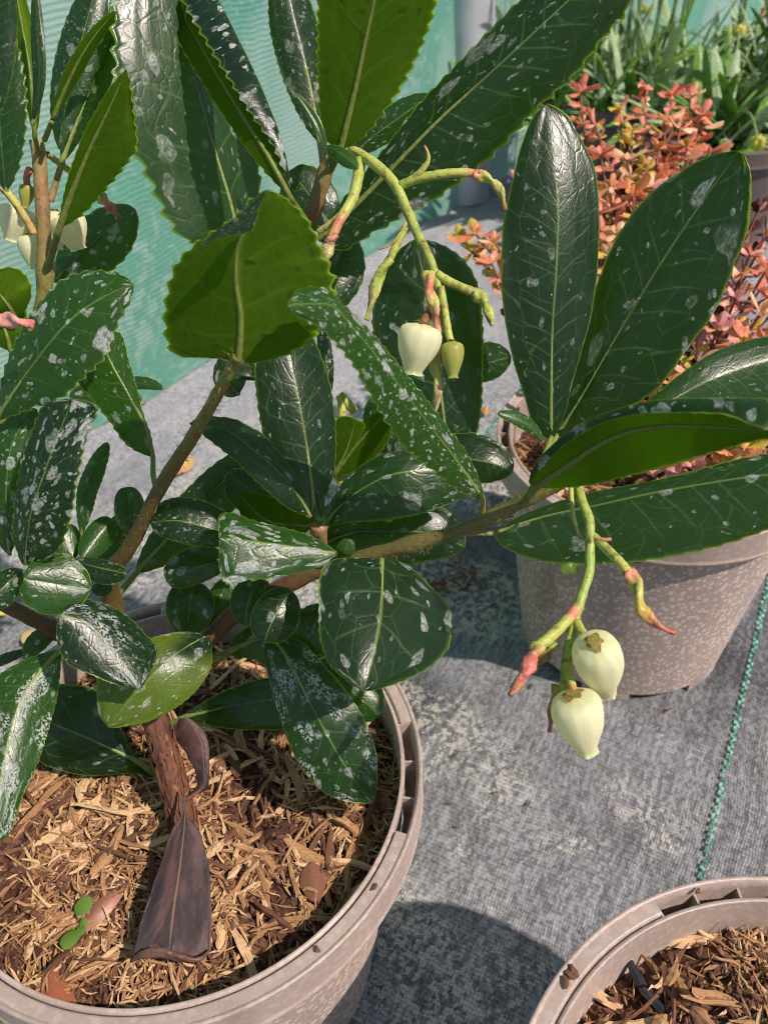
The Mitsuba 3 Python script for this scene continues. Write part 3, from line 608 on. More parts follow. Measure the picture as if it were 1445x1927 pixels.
# ---- A: cluster at the upper left
leaf([(12, 360, .20), (2, 250, .196), (-4, 150, .194), (4, 40, .195)], 40, 50, .3, -.25, kind='ell', sp=1, teeth=13, tooth=.10, yel=0)
leaf([(-30, 260, .17), (-10, 130, .165), (-2, 40, .163), (6, -70, .16)], 40, 36, kind='ell', sp=1, teeth=12)
leaf([(66, 258, .25), (60, 160, .245), (46, 70, .243), (30, -20, .243), (22, -80, .243)], 20, 20, .3, .4, und=True, kind='lan', sp=0, stalk=[(72, 285, .259)], sr=5)
leaf([(98, 228, .246), (125, 160, .241), (165, 85, .238), (218, 20, .236)], 15, 16, -.3, .5, kind='ell', und=True, sp=1, stalk=[(84, 262, .258)], sr=5, teeth=15, tooth=.10, hl=(98, 228, .250, (-.08, -1, .10)))
leaf([(117, 305, .262), (140, 240, .258), (178, 150, .257), (212, 70, .258), (226, 10, .26)], 34, 30, -.3, .5, sp=3, stalk=[(95, 378, .266), (104, 345, .265)], sr=6, scol=PINK, kind='ell', hl=(150, 200, .257, .5))
leaf([(112, 280, .282), (126, 190, .279), (150, 90, .278), (180, -20, .28), (190, -60, .28)], 40, 44, .5, .2, sp=3, kind='ell')
leaf([(112, 430, .252), (165, 290, .243), (212, 190, .24), (238, 128, .24)], ER=[(112, 430), (150, 405), (200, 350), (240, 300), (256, 272), (250, 210), (238, 128)], EL=[(112, 430), (118, 380), (150, 270), (185, 200), (212, 158), (238, 128)], kl=-.5, kr=-.1, und=True, sp=1, stalk=[(92, 500, .268), (100, 470, .262)], sr=7, teeth=16, tooth=.07, hl=(112, 430, .254, (-.08, -1, .10)))
leaf([(102, 530, .30), (150, 480, .298), (205, 430, .296), (255, 393, .294)], 46, 62, .2, .2, sp=4, kind='ell', yel=0)
leaf([(60, 235, .235), (75, 140, .23), (70, 40, .228), (66, -40, .228)], 14, 12, und=False, kind='lan', sp=1)
# ---- B: cluster at the top
leaf([(452, 460, .246), (436, 390, .247), (391, 235, .253), (357, 90, .264), (340, -40, .278), (332, -150, .288)], EL=[(440, 466), (360, 453), (330, 425), (284, 332), (249, 260), (221, 138), (217, 35), (240, -80), (332, -150)], ER=[(460, 460), (486, 400), (487, 353), (481, 290), (443, 200), (415, 90), (396, -20), (332, -150)], kl=-.22, kr=.42, c=.08, sp=2, stalk=[(560, 450, .264), (500, 470, .264)], sr=6, teeth=19, tooth=.075, hl=(320, 130, .254, .9, .12, .85))
leaf([(545, 370, .243), (508, 300, .240), (440, 190, .241), (380, 90, .249), (318, -20, .262), (280, -90, .270)], EL=[(545, 370), (490, 310), (415, 205), (345, 92), (300, 10), (265, -90)], ER=[(547, 366), (536, 290), (502, 190), (442, 60), (400, -20), (330, -110)], kl=.35, kr=-.15, und=True, fold=('r', [(546, 367), (525, 290), (470, 205), (395, 85), (335, -20), (300, -100)], .5), sp=4, stalk=[(575, 415, .256)], sr=6, teeth=22, tooth=.10)
leaf([(602, 268, .262), (587, 180, .266), (570, 100, .268), (548, 10, .27), (535, -70, .272)], 50, 42, .1, .3, sp=3, stalk=[(610, 320, .254)], sr=6, scol=PINK, kind='ell', teeth=18, hl=(548, 60, .268, .9))
leaf([(614, 297, .243), (600, 240, .240), (580, 205, .239), (555, 173, .238)], 7, 9, -.5, -.3, kind='ell', sp=0, yel=1, stalk=[(618, 320, .25)], sr=4, teeth=7, tooth=0.02)
leaf([(640, 282, .243), (668, 170, .235), (690, 65, .23), (706, -10, .227), (722, -120, .225)], EL=[(640, 282), (612, 258), (602, 180), (600, 90), (601, 0), (620, -90), (722, -120)], ER=[(640, 282), (662, 272), (722, 207), (774, 121), (802, 55), (817, 0), (820, -70), (722, -120)], kl=.12, kr=-.1, c=.1, und=True, sp=1, stalk=[(622, 318, .25)], sr=7, teeth=20, tooth=.055, hl=(640, 282, .245, (-.08, -1, .10)))
leaf([(655, 300, .292), (700, 258, .288), (755, 218, .286), (812, 178, .284)], 30, 28, .3, .3, sp=3, kind='ell')
leaf([(598, 450, .284), (653, 401, .276), (722, 332, .268), (826, 225, .258), (888, 168, .252), (980, 83, .246), (1090, -20, .24), (1170, -100, .238)], EL=[(598, 450), (650, 372), (708, 301), (791, 194), (854, 128), (920, 60), (980, 0), (1060, -60), (1170, -100)], ER=[(598, 450), (640, 470), (695, 438), (777, 395), (854, 346), (930, 285), (1014, 196), (1073, 145), (1132, 69), (1180, 10), (1190, -50), (1170, -100)], kl=.45, kr=.0, c=.12, sp=3, teeth=22, tooth=.055, sr=7, label='long dark leaf with chalky spots reaching up to the right', hl=(880, 190, .252, -.05))
leaf([(625, 430, .292), (595, 385, .289), (566, 345, .288), (545, 320, .288)], 50, 46, sp=2, kind='round')
leaf([(655, 430, .295), (648, 490, .293), (630, 545, .292), (612, 585, .292)], 42, 36, .2, .2, sp=3, kind='ell')
leaf([(600, 590, .262), (612, 670, .262), (622, 740, .264)], 14, 12, .6, .6, sp=4, kind='lan')
# ---- C: the middle
leaf([(447, 684, .191), (454, 600, .186), (444, 520, .183), (446, 470, .183), (470, 420, .184), (502, 356, .187)], EL=[(440, 684), (415, 675), (345, 672), (318, 640), (314, 590), (322, 540), (335, 500), (362, 468), (400, 442), (448, 410), (480, 374), (502, 356)], ER=[(455, 684), (520, 672), (590, 628), (622, 560), (620, 520), (602, 475), (585, 430), (550, 385), (520, 362), (502, 356)], kl=.22, kr=.15, c=.2, und=True, sp=1, teeth=16, tooth=.065, sr=7, stalk=[(430, 715, .195)], label='broad leaf seen from below, its tip folded over', wave=.03, hl=(447, 684, .1905, (-.08, -1, .10)))
leaf([(374, 467, .181), (418, 441, .178), (462, 415, .177), (490, 385, .179), (502, 356, .183)], EL=[(372, 468), (400, 440), (446, 406), (482, 370), (502, 356)], ER=[(376, 468), (420, 446), (474, 433), (486, 398), (502, 356)], kl=.2, kr=-.2, c=.0, sp=3, teeth=7, tooth=.03, sr=1.5, wave=0, hl=(447, 684, .184, (-.08, -1, .10)))
leaf([(592, 962, .246), (577, 840, .238), (560, 743, .236), (546, 674, .238), (536, 600, .243)], EL=[(588, 962), (542, 926), (515, 880), (501, 836), (487, 767), (481, 700), (490, 640), (536, 600)], ER=[(598, 962), (612, 935), (629, 878), (632, 826), (625, 750), (604, 672), (575, 620), (536, 600)], kl=.05, kr=.2, c=.22, sp=1, sr=6, teeth=18, tooth=.03, hl=(560, 690, .237, .95, .2, .85))
leaf([(584, 972, .237), (540, 905, .229), (480, 850, .226), (420, 808, .226), (356, 797, .231)], EL=[(584, 972), (550, 960), (490, 912), (438, 862), (395, 828), (356, 797)], ER=[(584, 972), (562, 905), (522, 848), (478, 806), (425, 786), (385, 784), (356, 797)], kl=-.1, kr=.7, c=.1, sp=2, sr=5, teeth=14, tooth=.04, yel=0)
leaf([(909, 938, .232), (862, 872, .218), (800, 790, .206), (735, 706, .193), (672, 628, .182), (610, 572, .174), (542, 574, .168)], EL=[(905, 940), (868, 925), (826, 890), (767, 845), (715, 769), (660, 676), (594, 610), (562, 594), (542, 578)], ER=[(912, 936), (885, 868), (822, 780), (757, 697), (700, 630), (650, 578), (594, 540), (565, 545), (542, 572)], kl=-.1, kr=.9, c=.12, sp=4, yel=1, sr=6, teeth=22, tooth=.09, stalk=[(900, 985, .243), (908, 960, .238)], scol=PINK, label='curled leaf thick with white lime spots')
leaf([(612, 985, .252), (688, 916, .246), (750, 890, .243), (812, 884, .245), (890, 922, .252)], EL=[(612, 975), (640, 915), (684, 874), (733, 852), (790, 847), (850, 870), (890, 920)], ER=[(615, 990), (660, 982), (720, 978), (790, 966), (850, 945), (890, 924)], kl=.3, kr=-.05, c=.22, sp=2, sr=5, teeth=18, tooth=.025)
leaf([(800, 900, .268), (860, 862, .263), (910, 868, .262), (965, 888, .264)], 48, 44, .2, .2, sp=2, kind='ell')
leaf([(842, 860, .275), (832, 760, .27), (815, 640, .268), (800, 540, .268), (782, 448, .27)], EL=[(838, 860), (770, 800), (715, 690), (702, 600), (712, 540), (735, 490), (782, 448)], ER=[(846, 860), (885, 838), (905, 760), (908, 640), (900, 545), (862, 480), (782, 448)], kl=.05, kr=.05, c=.15, sp=2, sr=6, teeth=22, tooth=.025)
leaf([(860, 712, .29), (900, 690, .287), (962, 672, .286)], 40, 32, sp=3, kind='ell')
leaf([(628, 890, .252), (652, 845, .247), (668, 790, .246)], EL=[(624, 888), (622, 840), (630, 795), (646, 783), (668, 788)], ER=[(632, 890), (655, 852), (676, 822), (685, 800), (668, 788)], und=True, kl=.1, kr=-.1, sp=1, sr=4, teeth=8, hl=(628, 890, .252, (-.08, -1, .10)))
leaf([(628, 895, .262), (672, 835, .260), (735, 770, .262)], 20, 42, .1, .1, und=True, sp=2, kind='ell', sr=5, hl=(628, 895, .264, (-.08, -1, .10)))
leaf([(735, 860, .265), (722, 805, .262), (705, 742, .262)], 34, 30, sp=1, kind='ell')
# ---- D: the lower left
leaf([(-8, 790, .232), (60, 690, .22), (138, 598, .213), (194, 560, .212), (252, 534, .214)], EL=[(-8, 785), (10, 700), (35, 636), (86, 560), (138, 518), (180, 511), (214, 513), (252, 534)], ER=[(-4, 792), (69, 762), (114, 745), (156, 708), (197, 667), (221, 605), (242, 565), (252, 534)], kl=.55, kr=-.05, c=.12, sp=4, yel=1, sr=6, teeth=16, tooth=.07)
leaf([(288, 860, .252), (277, 815, .247), (244, 746, .243), (208, 680, .242), (185, 625, .244)], EL=[(287, 860), (242, 838), (208, 793), (170, 745), (149, 719), (152, 660), (185, 625)], ER=[(290, 858), (282, 815), (270, 784), (256, 730), (242, 681), (222, 625), (185, 622)], kl=.0, kr=.9, c=.1, sp=3, yel=1, sr=5, stalk=[(293, 915, .243), (288, 890, .248)], teeth=16, tooth=.04)
leaf([(48, 1062, .236), (56, 980, .224), (88, 880, .216), (135, 760, .215)], EL=[(42, 1062), (26, 1000), (36, 900), (66, 800), (90, 758), (135, 750)], ER=[(56, 1064), (110, 1030), (130, 975), (143, 905), (160, 826), (182, 768), (135, 750)], kl=.8, kr=-.1, c=.08, sp=4, yel=0, sr=5, teeth=18, tooth=.07)
leaf([(18, 1045, .246), (12, 930, .238), (20, 850, .234), (70, 770, .236)], 44, 36, .4, .2, sp=4, yel=1, kind='ell', teeth=14, tooth=.06)
leaf([(154, 1005, .268), (160, 930, .264), (178, 880, .263), (203, 832, .263)], 16, 22, .4, -.2, sp=2, yel=1, kind='ell', sr=4, teeth=14, tooth=.07)
leaf([(253, 1005, .262), (245, 965, .26), (240, 916, .26)], 29, 29, kind='round', sp=3, sr=4, tooth=0.01, stalk=[(250, 1030, .263)])
leaf([(155, 1052, .272), (175, 1022, .268), (212, 978, .267)], 26, 28, .1, .1, kind='round', sp=0, yel=1, tooth=.03, hl=(180, 1010, .267, 1.0))
leaf([(140, 1052, .272), (125, 1015, .27), (112, 985, .27)], 30, 28, kind='ell', sp=1, yel=1, hl=(120, 1010, .27, .8))
leaf([(45, 1090, .243), (80, 1095, .238), (120, 1102, .236), (171, 1108, .24)], EL=[(45, 1088), (56, 1062), (85, 1045), (120, 1042), (150, 1060), (168, 1085), (172, 1108)], ER=[(45, 1095), (36, 1112), (52, 1140), (90, 1156), (130, 1152), (158, 1132), (172, 1108)], kl=-.25, kr=-.05, c=.3, sp=3, yel=1, kind='round', sr=4, teeth=16, tooth=.025, hl=(145, 1125, .236, .85))
leaf([(140, 1055, .262), (185, 1068, .257), (238, 1079, .257)], 16, 28, .4, .1, kind='round', sp=3, teeth=10, tooth=.05)
leaf([(40, 1072, .246), (12, 1100, .24), (-30, 1140, .238)], 32, 30, .2, .3, sp=4, kind='ell', teeth=10, tooth=.05)
leaf([(114, 1160, .250), (152, 1168, .242), (205, 1215, .236), (240, 1262, .235), (262, 1300, .237)], EL=[(114, 1156), (150, 1128), (190, 1135), (235, 1157), (277, 1199), (296, 1222), (288, 1255), (262, 1300)], ER=[(110, 1165), (106, 1192), (112, 1222), (130, 1250), (165, 1266), (210, 1285), (262, 1300)], kl=.15, kr=-.1, c=.25, sp=5, yel=0, sr=5, teeth=16, tooth=.025, label='leaf veiled all over with white lime film', hl=(210, 1220, .236, .8))
leaf([(385, 1200, .266), (330, 1232, .254), (265, 1295, .249), (204, 1370, .250)], EL=[(396, 1200), (399, 1244), (374, 1293), (322, 1337), (263, 1362), (204, 1370)], ER=[(385, 1194), (345, 1190), (290, 1200), (225, 1240), (183, 1285), (184, 1330), (204, 1370)], kl=.1, kr=.1, c=.15, sp=3, yel=2, sr=5, teeth=20, tooth=.015, label='leaf turning yellow at its tip')
leaf([(352, 1196, .275), (357, 1145, .272), (367, 1094, .274)], 46, 46, kind='round', sp=2, sr=4, tooth=.0)
leaf([(114, 1224, .258), (72, 1268, .248), (38, 1320, .242), (10, 1420, .237), (-14, 1590, .237)], EL=[(115, 1226), (110, 1290), (92, 1365), (70, 1436), (42, 1498), (12, 1575), (-14, 1590)], ER=[(112, 1222), (50, 1242), (-20, 1290), (-60, 1380), (-60, 1480), (-40, 1560), (-14, 1590)], kl=.0, kr=.2, c=.22, sp=5, yel=1, sr=6, teeth=24, tooth=.03, stalk=[(150, 1205, .268)], hl=(30, 1430, .240, .7))
leaf([(300, 1470, .308), (277, 1447, .302), (173, 1393, .296), (107, 1365, .294), (50, 1342, .295)], EL=[(300, 1474), (256, 1455), (173, 1460), (100, 1446), (62, 1420), (48, 1380), (50, 1342)], ER=[(302, 1466), (270, 1440), (225, 1370), (187, 1306), (150, 1290), (105, 1288), (70, 1300), (50, 1342)], kl=.1, kr=.1, c=.12, sp=2, sr=6, teeth=16, tooth=.01, stalk=[(330, 1480, .315)])
leaf([(345, 1350, .298), (430, 1330, .293), (498, 1318, .291), (590, 1302, .292)], EL=[(345, 1348), (400, 1312), (450, 1290), (510, 1276), (590, 1300)], ER=[(345, 1352), (400, 1366), (470, 1374), (540, 1374), (590, 1304)], c=.15, sp=1, sr=5, tooth=.01, stalk=[(312, 1368, .303)])
leaf([(508, 1200, .272), (530, 1222, .266), (566, 1289, .262), (608, 1369, .262), (643, 1431, .264), (700, 1512, .27)], EL=[(512, 1198), (552, 1202), (608, 1251), (660, 1313), (694, 1375), (709, 1434), (708, 1490), (700, 1512)], ER=[(505, 1202), (494, 1215), (508, 1282), (532, 1365), (570, 1448), (618, 1496), (660, 1510), (700, 1512)], kl=.15, kr=.05, c=.2, sp=5, sr=6, teeth=20, tooth=.015)
leaf([(600, 1245, .296), (660, 1300, .292), (716, 1345, .293)], 46, 42, .2, .2, sp=3, yel=1, kind='round')
# ---- E: below the middle
leaf([(718, 1052, .243), (719, 1102, .232), (715, 1158, .226), (707, 1206, .225), (683, 1302, .232)], EL=[(724, 1050), (760, 1062), (809, 1104), (847, 1156), (846, 1205), (815, 1250), (757, 1282), (683, 1302)], ER=[(712, 1050), (650, 1050), (612, 1062), (601, 1106), (601, 1175), (618, 1246), (650, 1278), (683, 1302)], kl=.35, kr=.0, c=.28, sp=3, sr=6, teeth=20, tooth=.02, label='large rounded leaf with chalky patches beside the pot rim', hl=(690, 1240, .224, .95, .45, .85))
leaf([(630, 1042, .246), (560, 1030, .235), (480, 1020, .229), (414, 1012, .23)], EL=[(628, 1048), (600, 1066), (540, 1080), (480, 1090), (424, 1094), (412, 1060), (412, 1012)], ER=[(630, 1036), (590, 1012), (540, 996), (480, 982), (430, 966), (411, 974), (412, 1012)], kl=-.1, kr=.6, c=.15, sp=4, yel=1, sr=5, teeth=14, tooth=.04, hl=(450, 1065, .229, .5))
leaf([(550, 1112, .256), (532, 1135, .252), (512, 1170, .25), (498, 1208, .252)], 46, 42, .1, .1, kind='round', sp=2, sr=4, tooth=.02)
leaf([(610, 1135, .275), (590, 1180, .27), (560, 1235, .272)], 50, 44, kind='ell', sp=3)
leaf([(505, 1090, .266), (470, 1125, .262), (462, 1178, .263)], 38, 34, .1, .3, kind='ell', sp=2)
leaf([(450, 1012, .253), (380, 990, .246), (330, 980, .245), (282, 985, .249)], 40, 46, -.05, .3, kind='round', sp=3, sr=5, teeth=14, tooth=.03)
leaf([(430, 1055, .264), (370, 1068, .26), (314, 1096, .262)], 30, 38, .1, .2, kind='round', sp=1)
leaf([(256, 1078, .281), (310, 1020, .276), (370, 960, .273), (470, 845, .275)], 40, 52, .2, .2, sp=2, sr=6, stalk=[(202, 1145, .286)], kind='ell')
leaf([(560, 920, .268), (500, 930, .266), (430, 885, .266)], 44, 40, sp=2, kind='ell')
leaf([(605, 1024, .276), (690, 1000, .27), (780, 1000, .268), (875, 1030, .272)], 62, 62, .1, .1, sp=2, kind='ell', sr=5, yel=0)
leaf([(640, 1052, .255), (650, 1035, .25), (655, 1014, .25)], 16, 16, kind='round', sp=1, yel=1, tooth=.0, sr=2)
leaf([(590, 990, .262), (520, 985, .258), (452, 930, .26)], 30, 44, .1, .1, und=True, sp=1, kind='ell')
leaf([(385, 1200, .287), (410, 1140, .284), (428, 1088, .285)], 26, 28, sp=2, yel=1, kind='ell')
leaf([(112, 1186, .272), (82, 1200, .268), (48, 1238, .269)], 18, 20, .1, .2, kind='ell', sp=1)
leaf([(60, 1222, .28), (0, 1245, .28), (-40, 1262, .28)], 9, 11, sp=1, kind='ell')
leaf([(172, 1105, .272), (190, 1108, .27), (209, 1100, .27)], 12, 14, sp=1, kind='round')
leaf([(430, 1228, .290), (484, 1204, .286), (560, 1196, .287)], 30, 40, sp=2, kind='ell', stalk=[(390, 1246, .29)], sr=7, scol=(.22, .26, .05))
leaf([(150, 1060, .285), (215, 1010, .283), (260, 940, .283)], 26, 30, sp=1, kind='ell')
leaf([(270, 760, .31), (230, 745, .31), (130, 745, .31)], 22, 30, sp=2, kind='ell')
leaf([(200, 728, .315), (260, 722, .313), (308, 732, .313)], 14, 10, sp=2, kind='ell')
leaf([(30, 600, .268), (5, 560, .262), (-30, 530, .262)], 30, 60, und=True, sp=0, kind='ell', sr=5)
leaf([(20, 660, .275), (10, 620, .272), (-30, 560, .272)], 40, 50, und=True, sp=0, kind='ell', sr=5)
leaf([(450, 742, .262), (430, 715, .262), (470, 660, .262)], 30, 60, sp=2, kind='round')
# ---- F: the branch to the right
leaf([(1037, 824, .241), (1038, 653, .235), (1047, 498, .231), (1050, 405, .2305), (1042, 300, .235), (1030, 194, .247)], EL=[(1032, 826), (1012, 812), (985, 740), (957, 640), (944, 532), (946, 433), (959, 363), (980, 277), (1007, 215), (1030, 194)], ER=[(1042, 824), (1058, 790), (1078, 715), (1115, 577), (1124, 500), (1127, 415), (1121, 329), (1097, 270), (1062, 213), (1030, 194)], kl=.12, kr=.0, c=.16, sp=2, sr=6, teeth=8, tooth=.008, stalk=[(1000, 925, .232), (1020, 870, .236)], hl=(1040, 285, .236, .95, .30, .88))
leaf([(1046, 820, .251), (1094, 746, .250), (1142, 663, .249), (1187, 587, .247), (1246, 491, .244), (1343, 349, .237), (1392, 284, .233)], EL=[(1042, 818), (1060, 740), (1095, 640), (1130, 515), (1180, 415), (1232, 356), (1291, 315), (1345, 290), (1392, 282)], ER=[(1052, 818), (1100, 800), (1166, 774), (1232, 735), (1298, 648), (1343, 587), (1384, 490), (1408, 420), (1413, 340), (1400, 290), (1392, 282)], kl=.1, kr=-.22, c=.14, sp=2, sr=6, teeth=14, tooth=.012, stalk=[(1002, 930, .234), (1025, 870, .24)], hl=(1230, 520, .243, -.35))
leaf([(1180, 800, .255), (1263, 753, .254), (1326, 719, .254), (1409, 688, .256), (1500, 665, .258), (1580, 655, .26)], EL=[(1180, 795), (1225, 750), (1290, 697), (1357, 657), (1445, 633), (1520, 625), (1580, 655)], ER=[(1180, 805), (1260, 800), (1350, 780), (1445, 752), (1530, 710), (1580, 655)], c=.2, kl=.2, kr=.1, sp=2, sr=5, teeth=14, tooth=.02, stalk=[(1020, 915, .235), (1100, 850, .245)])
leaf([(1006, 918, .222), (1088, 862, .206), (1130, 835, .2), (1190, 810, .192), (1270, 800, .182), (1400, 806, .17), (1500, 815, .165)], EL=[(996, 908), (1004, 880), (1040, 838), (1090, 800), (1150, 774), (1250, 753), (1360, 750), (1445, 752), (1500, 790)], ER=[(1015, 918), (1060, 917), (1110, 912), (1170, 898), (1256, 876), (1340, 850), (1420, 828), (1500, 818)], kl=-.3, kr=.1, und=True, c=.12, fold=('l', [(998, 909), (1040, 858), (1085, 822), (1140, 794), (1235, 776), (1350, 778), (1445, 808), (1500, 812)], .62), sp=4, yel=0, sr=9, teeth=16, tooth=.03, stalk=[(985, 950, .23)], label='leaf nearest the viewer, seen from below, at the right edge')
leaf([(930, 1004, .244), (1014, 975, .24), (1118, 951, .236), (1249, 923, .232), (1445, 893, .228), (1600, 880, .23)], EL=[(930, 1002), (980, 971), (1083, 935), (1256, 899), (1445, 854), (1540, 845), (1600, 880)], ER=[(930, 1006), (945, 1026), (990, 1047), (1049, 1059), (1153, 1061), (1208, 1055), (1333, 1031), (1445, 995), (1560, 945), (1600, 880)], kl=.5, kr=.0, c=.15, sp=3, sr=5, teeth=20, tooth=.02, stalk=[(860, 1004, .245)], scol=PINK, hl=(1250, 950, .232, -.1))
leaf([(1022, 832, .232), (988, 797, .228), (936, 778, .226)], 12, 14, -.2, .4, sp=3, yel=1, kind='ell', sr=3, tooth=.02)

# -- flower stalks, husks, buds, flowers
GR, YG, PK, BR = (.30, .38, .07), (.42, .46, .10), (.58, .16, .13), (.22, .10, .04)
def stalk(pts, r0, r1, stops, n=24, name='flower_stalk', rough=.04, label=None, seed=1, sides=10, bulge=(), ell=0, twist=0):
    P = px_path(pts, n); u = np.linspace(0, 1, n); R = (r0 + (r1 - r0) * u)
    for (c_, w_, a_) in bulge: R = R * (1 + a_ * np.exp(-((u - c_) / w_) ** 2))
    m, st = tube(P, R * P_depth(P) / FOC, sides, rough=rough, seed=seed, ell=ell, twist=twist)
    lab = {'label': label} if label else {}
    return put(f'{SH}__{name}', mikit.ply(m, 'stem_skin', smooth=True, color=ramp(st, stops)), **lab)
def husk(pts, r, cols, seed):
    k = len(cols) - 1
    r *= .72; stalk(pts, r, r * .5, [(i / k, c_) for i, c_ in enumerate(cols)], 40, 'withered_bud', .05, None, seed, 14, ((.2, .15, .25), (.55, .2, .35)), .32, 4.5 + seed % 4)
D1 = .238
stalk([(662, 284, .246), (680, 292, .242), (701, 305, D1), (743, 346, .235), (767, 398, .234), (791, 450, .232), (812, 495, .23), (824, 540, .229), (830, 600, .229), (826, 640, .229)], 11, 7, [(0, YG), (.5, GR), (1, (.33, .40, .09))], 40)
stalk([(752, 349, .235), (810, 330, .232), (870, 324, .231), (898, 327, .231)], 9, 8, [(0, GR), (.8, YG), (1, PK)])
husk([(890, 326, .231), (915, 335, .231), (937, 352, .232), (948, 380, .233), (950, 395, .234)], 11, [PK, YG, (.38, .36, .12), (.34, .36, .08), BR], 3)
stalk([(774, 338, .234), (795, 318, .231), (806, 298, .230), (798, 273, .229)], 8, 2, [(0, YG), (.7, YG), (1, PK)], name='bract')
stalk([(763, 428, .234), (745, 462, .234), (733, 490, .235)], 8, 7, [(0, GR), (1, YG)])
husk([(735, 486, .235), (716, 515, .236), (704, 550, .237), (690, 602, .238)], 12, [YG, GR, YG, (.36, .32, .12), GR], 4)
stalk([(764, 418, .233), (752, 440, .232), (732, 462, .232), (712, 468, .231)], 3, 1.5, [(0, YG), (1, BR)], 10, 'bract')
stalk([(822, 515, .229), (862, 538, .228), (895, 550, .228)], 9, 9, [(0, YG), (1, GR)])
husk([(893, 548, .228), (908, 565, .228), (920, 590, .229), (925, 612, .23)], 13, [GR, GR, YG, (.4, .4, .15)], 5)
husk([(806, 512, .222), (808, 545, .221), (818, 580, .221), (824, 628, .222)], 13, [YG, PK, YG, PK, (.5, .30, .2)], 6)
husk([(826, 628, .229), (816, 680, .229), (824, 720, .229), (818, 775, .23)], 13, [GR, (.34, .34, .10), YG, (.40, .30, .14), (.36, .30, .14)], 7)
stalk([(829, 540, .228), (838, 590, .227), (845, 630, .226), (850, 645, .226)], 8, 7, [(0, GR), (1, YG)])
stalk([(677, 300, .241), (667, 363, .238), (639, 415, .236), (622, 452, .236)], 11, 9, [(0, GR), (.6, YG), (.8, PK), (1, YG)])
husk([(628, 440, .236), (616, 470, .236), (610, 500, .238)], 14, [PK, (.5, .44, .2), YG], 8)
stalk([(640, 405, .240), (615, 425, .242), (598, 436, .243)], 7, 6, [(0, YG), (1, (.36, .3, .12))])
leaf([(612, 274, .246), (640, 288, .239), (674, 316, .238)], 13, 17, .2, .1, kind='ell', sp=2, yel=1, sr=4, tooth=.0)
for pts in ([(628, 890, .27), (645, 800, .268), (640, 745, .268)], [(640, 742, .268), (668, 775, .268)], [(665, 850, .27), (668, 880, .27), (660, 905, .27)], [(650, 855, .27), (640, 885, .27), (642, 910, .27)]):
    stalk(pts, 9, 8, [(0, GR), (1, YG)], 12, rough=.10)
# right-hand spray
D2 = .212
stalk([(1086, 905, .222), (1092, 935, .216), (1110, 988, D2), (1110, 1060, D2 - .003), (1092, 1130, D2 - .006), (1076, 1190, D2 - .008), (1066, 1240, .203), (1062, 1300, .203)], 9.5, 9.5, [(0, GR), (.5, (.30, .40, .08)), (1, (.27, .38, .07))], 40, seed=4)
stalk([(1074, 915, .217), (1078, 960, .212), (1090, 1010, .210)], 5, 2, [(0, YG), (.8, YG), (1, PK)], name='bract')
stalk([(1112, 1004, D2), (1130, 1016, .209), (1150, 1014, .208)], 7, 3, [(0, GR), (1, PK)], 10, 'bract')
stalk([(1114, 1008, D2), (1156, 1047, .206), (1184, 1078, .203)], 9, 9, [(0, GR), (1, YG)])
husk([(1180, 1074, .203), (1197, 1100, .202), (1206, 1140, .2), (1236, 1176, .198), (1271, 1190, .197)], 14, [PK, YG, (.46, .36, .06), (.48, .18, .10), (.36, .10, .06)], 10)
stalk([(1090, 1140, .206), (1050, 1185, .202), (1012, 1218, .2)], 11, 11, [(0, YG), (.2, PK), (.35, YG), (1, YG)], seed=6)
husk([(1014, 1214, .2), (998, 1245, .198), (982, 1276, .197), (958, 1309, .196)], 16, [YG, PK, PK, (.42, .17, .09), (.30, .13, .07)], 11)
husk([(1045, 1208, .204), (1028, 1230, .204), (1008, 1255, .205)], 13, [GR, (.25, .20, .05), (.34, .10, .07)], 12)
husk([(1048, 1290, .206), (1040, 1330, .207), (1034, 1378, .208)], 10, [GR, (.35, .13, .08), (.28, .13, .07)], 13)
stalk([(1085, 1170, .204), (1100, 1195, .2), (1118, 1212, .195)], 9, 7, [(0, GR), (.7, YG), (1, PK)])
stalk([(1066, 1250, .202), (1074, 1280, .198), (1080, 1304, .195)], 10, 7, [(0, GR), (.7, YG), (1, PK)])
leaf([(1090, 1072, .208), (1072, 1070, .206), (1056, 1078, .206)], 10, 12, kind='round', sp=0, yel=2, tooth=.0, sr=2)
leaf([(950, 1010, .238), (960, 1000, .236), (975, 985, .236)], 3, 3, kind='ell', sp=0, yel=1, tooth=.0, sr=2)

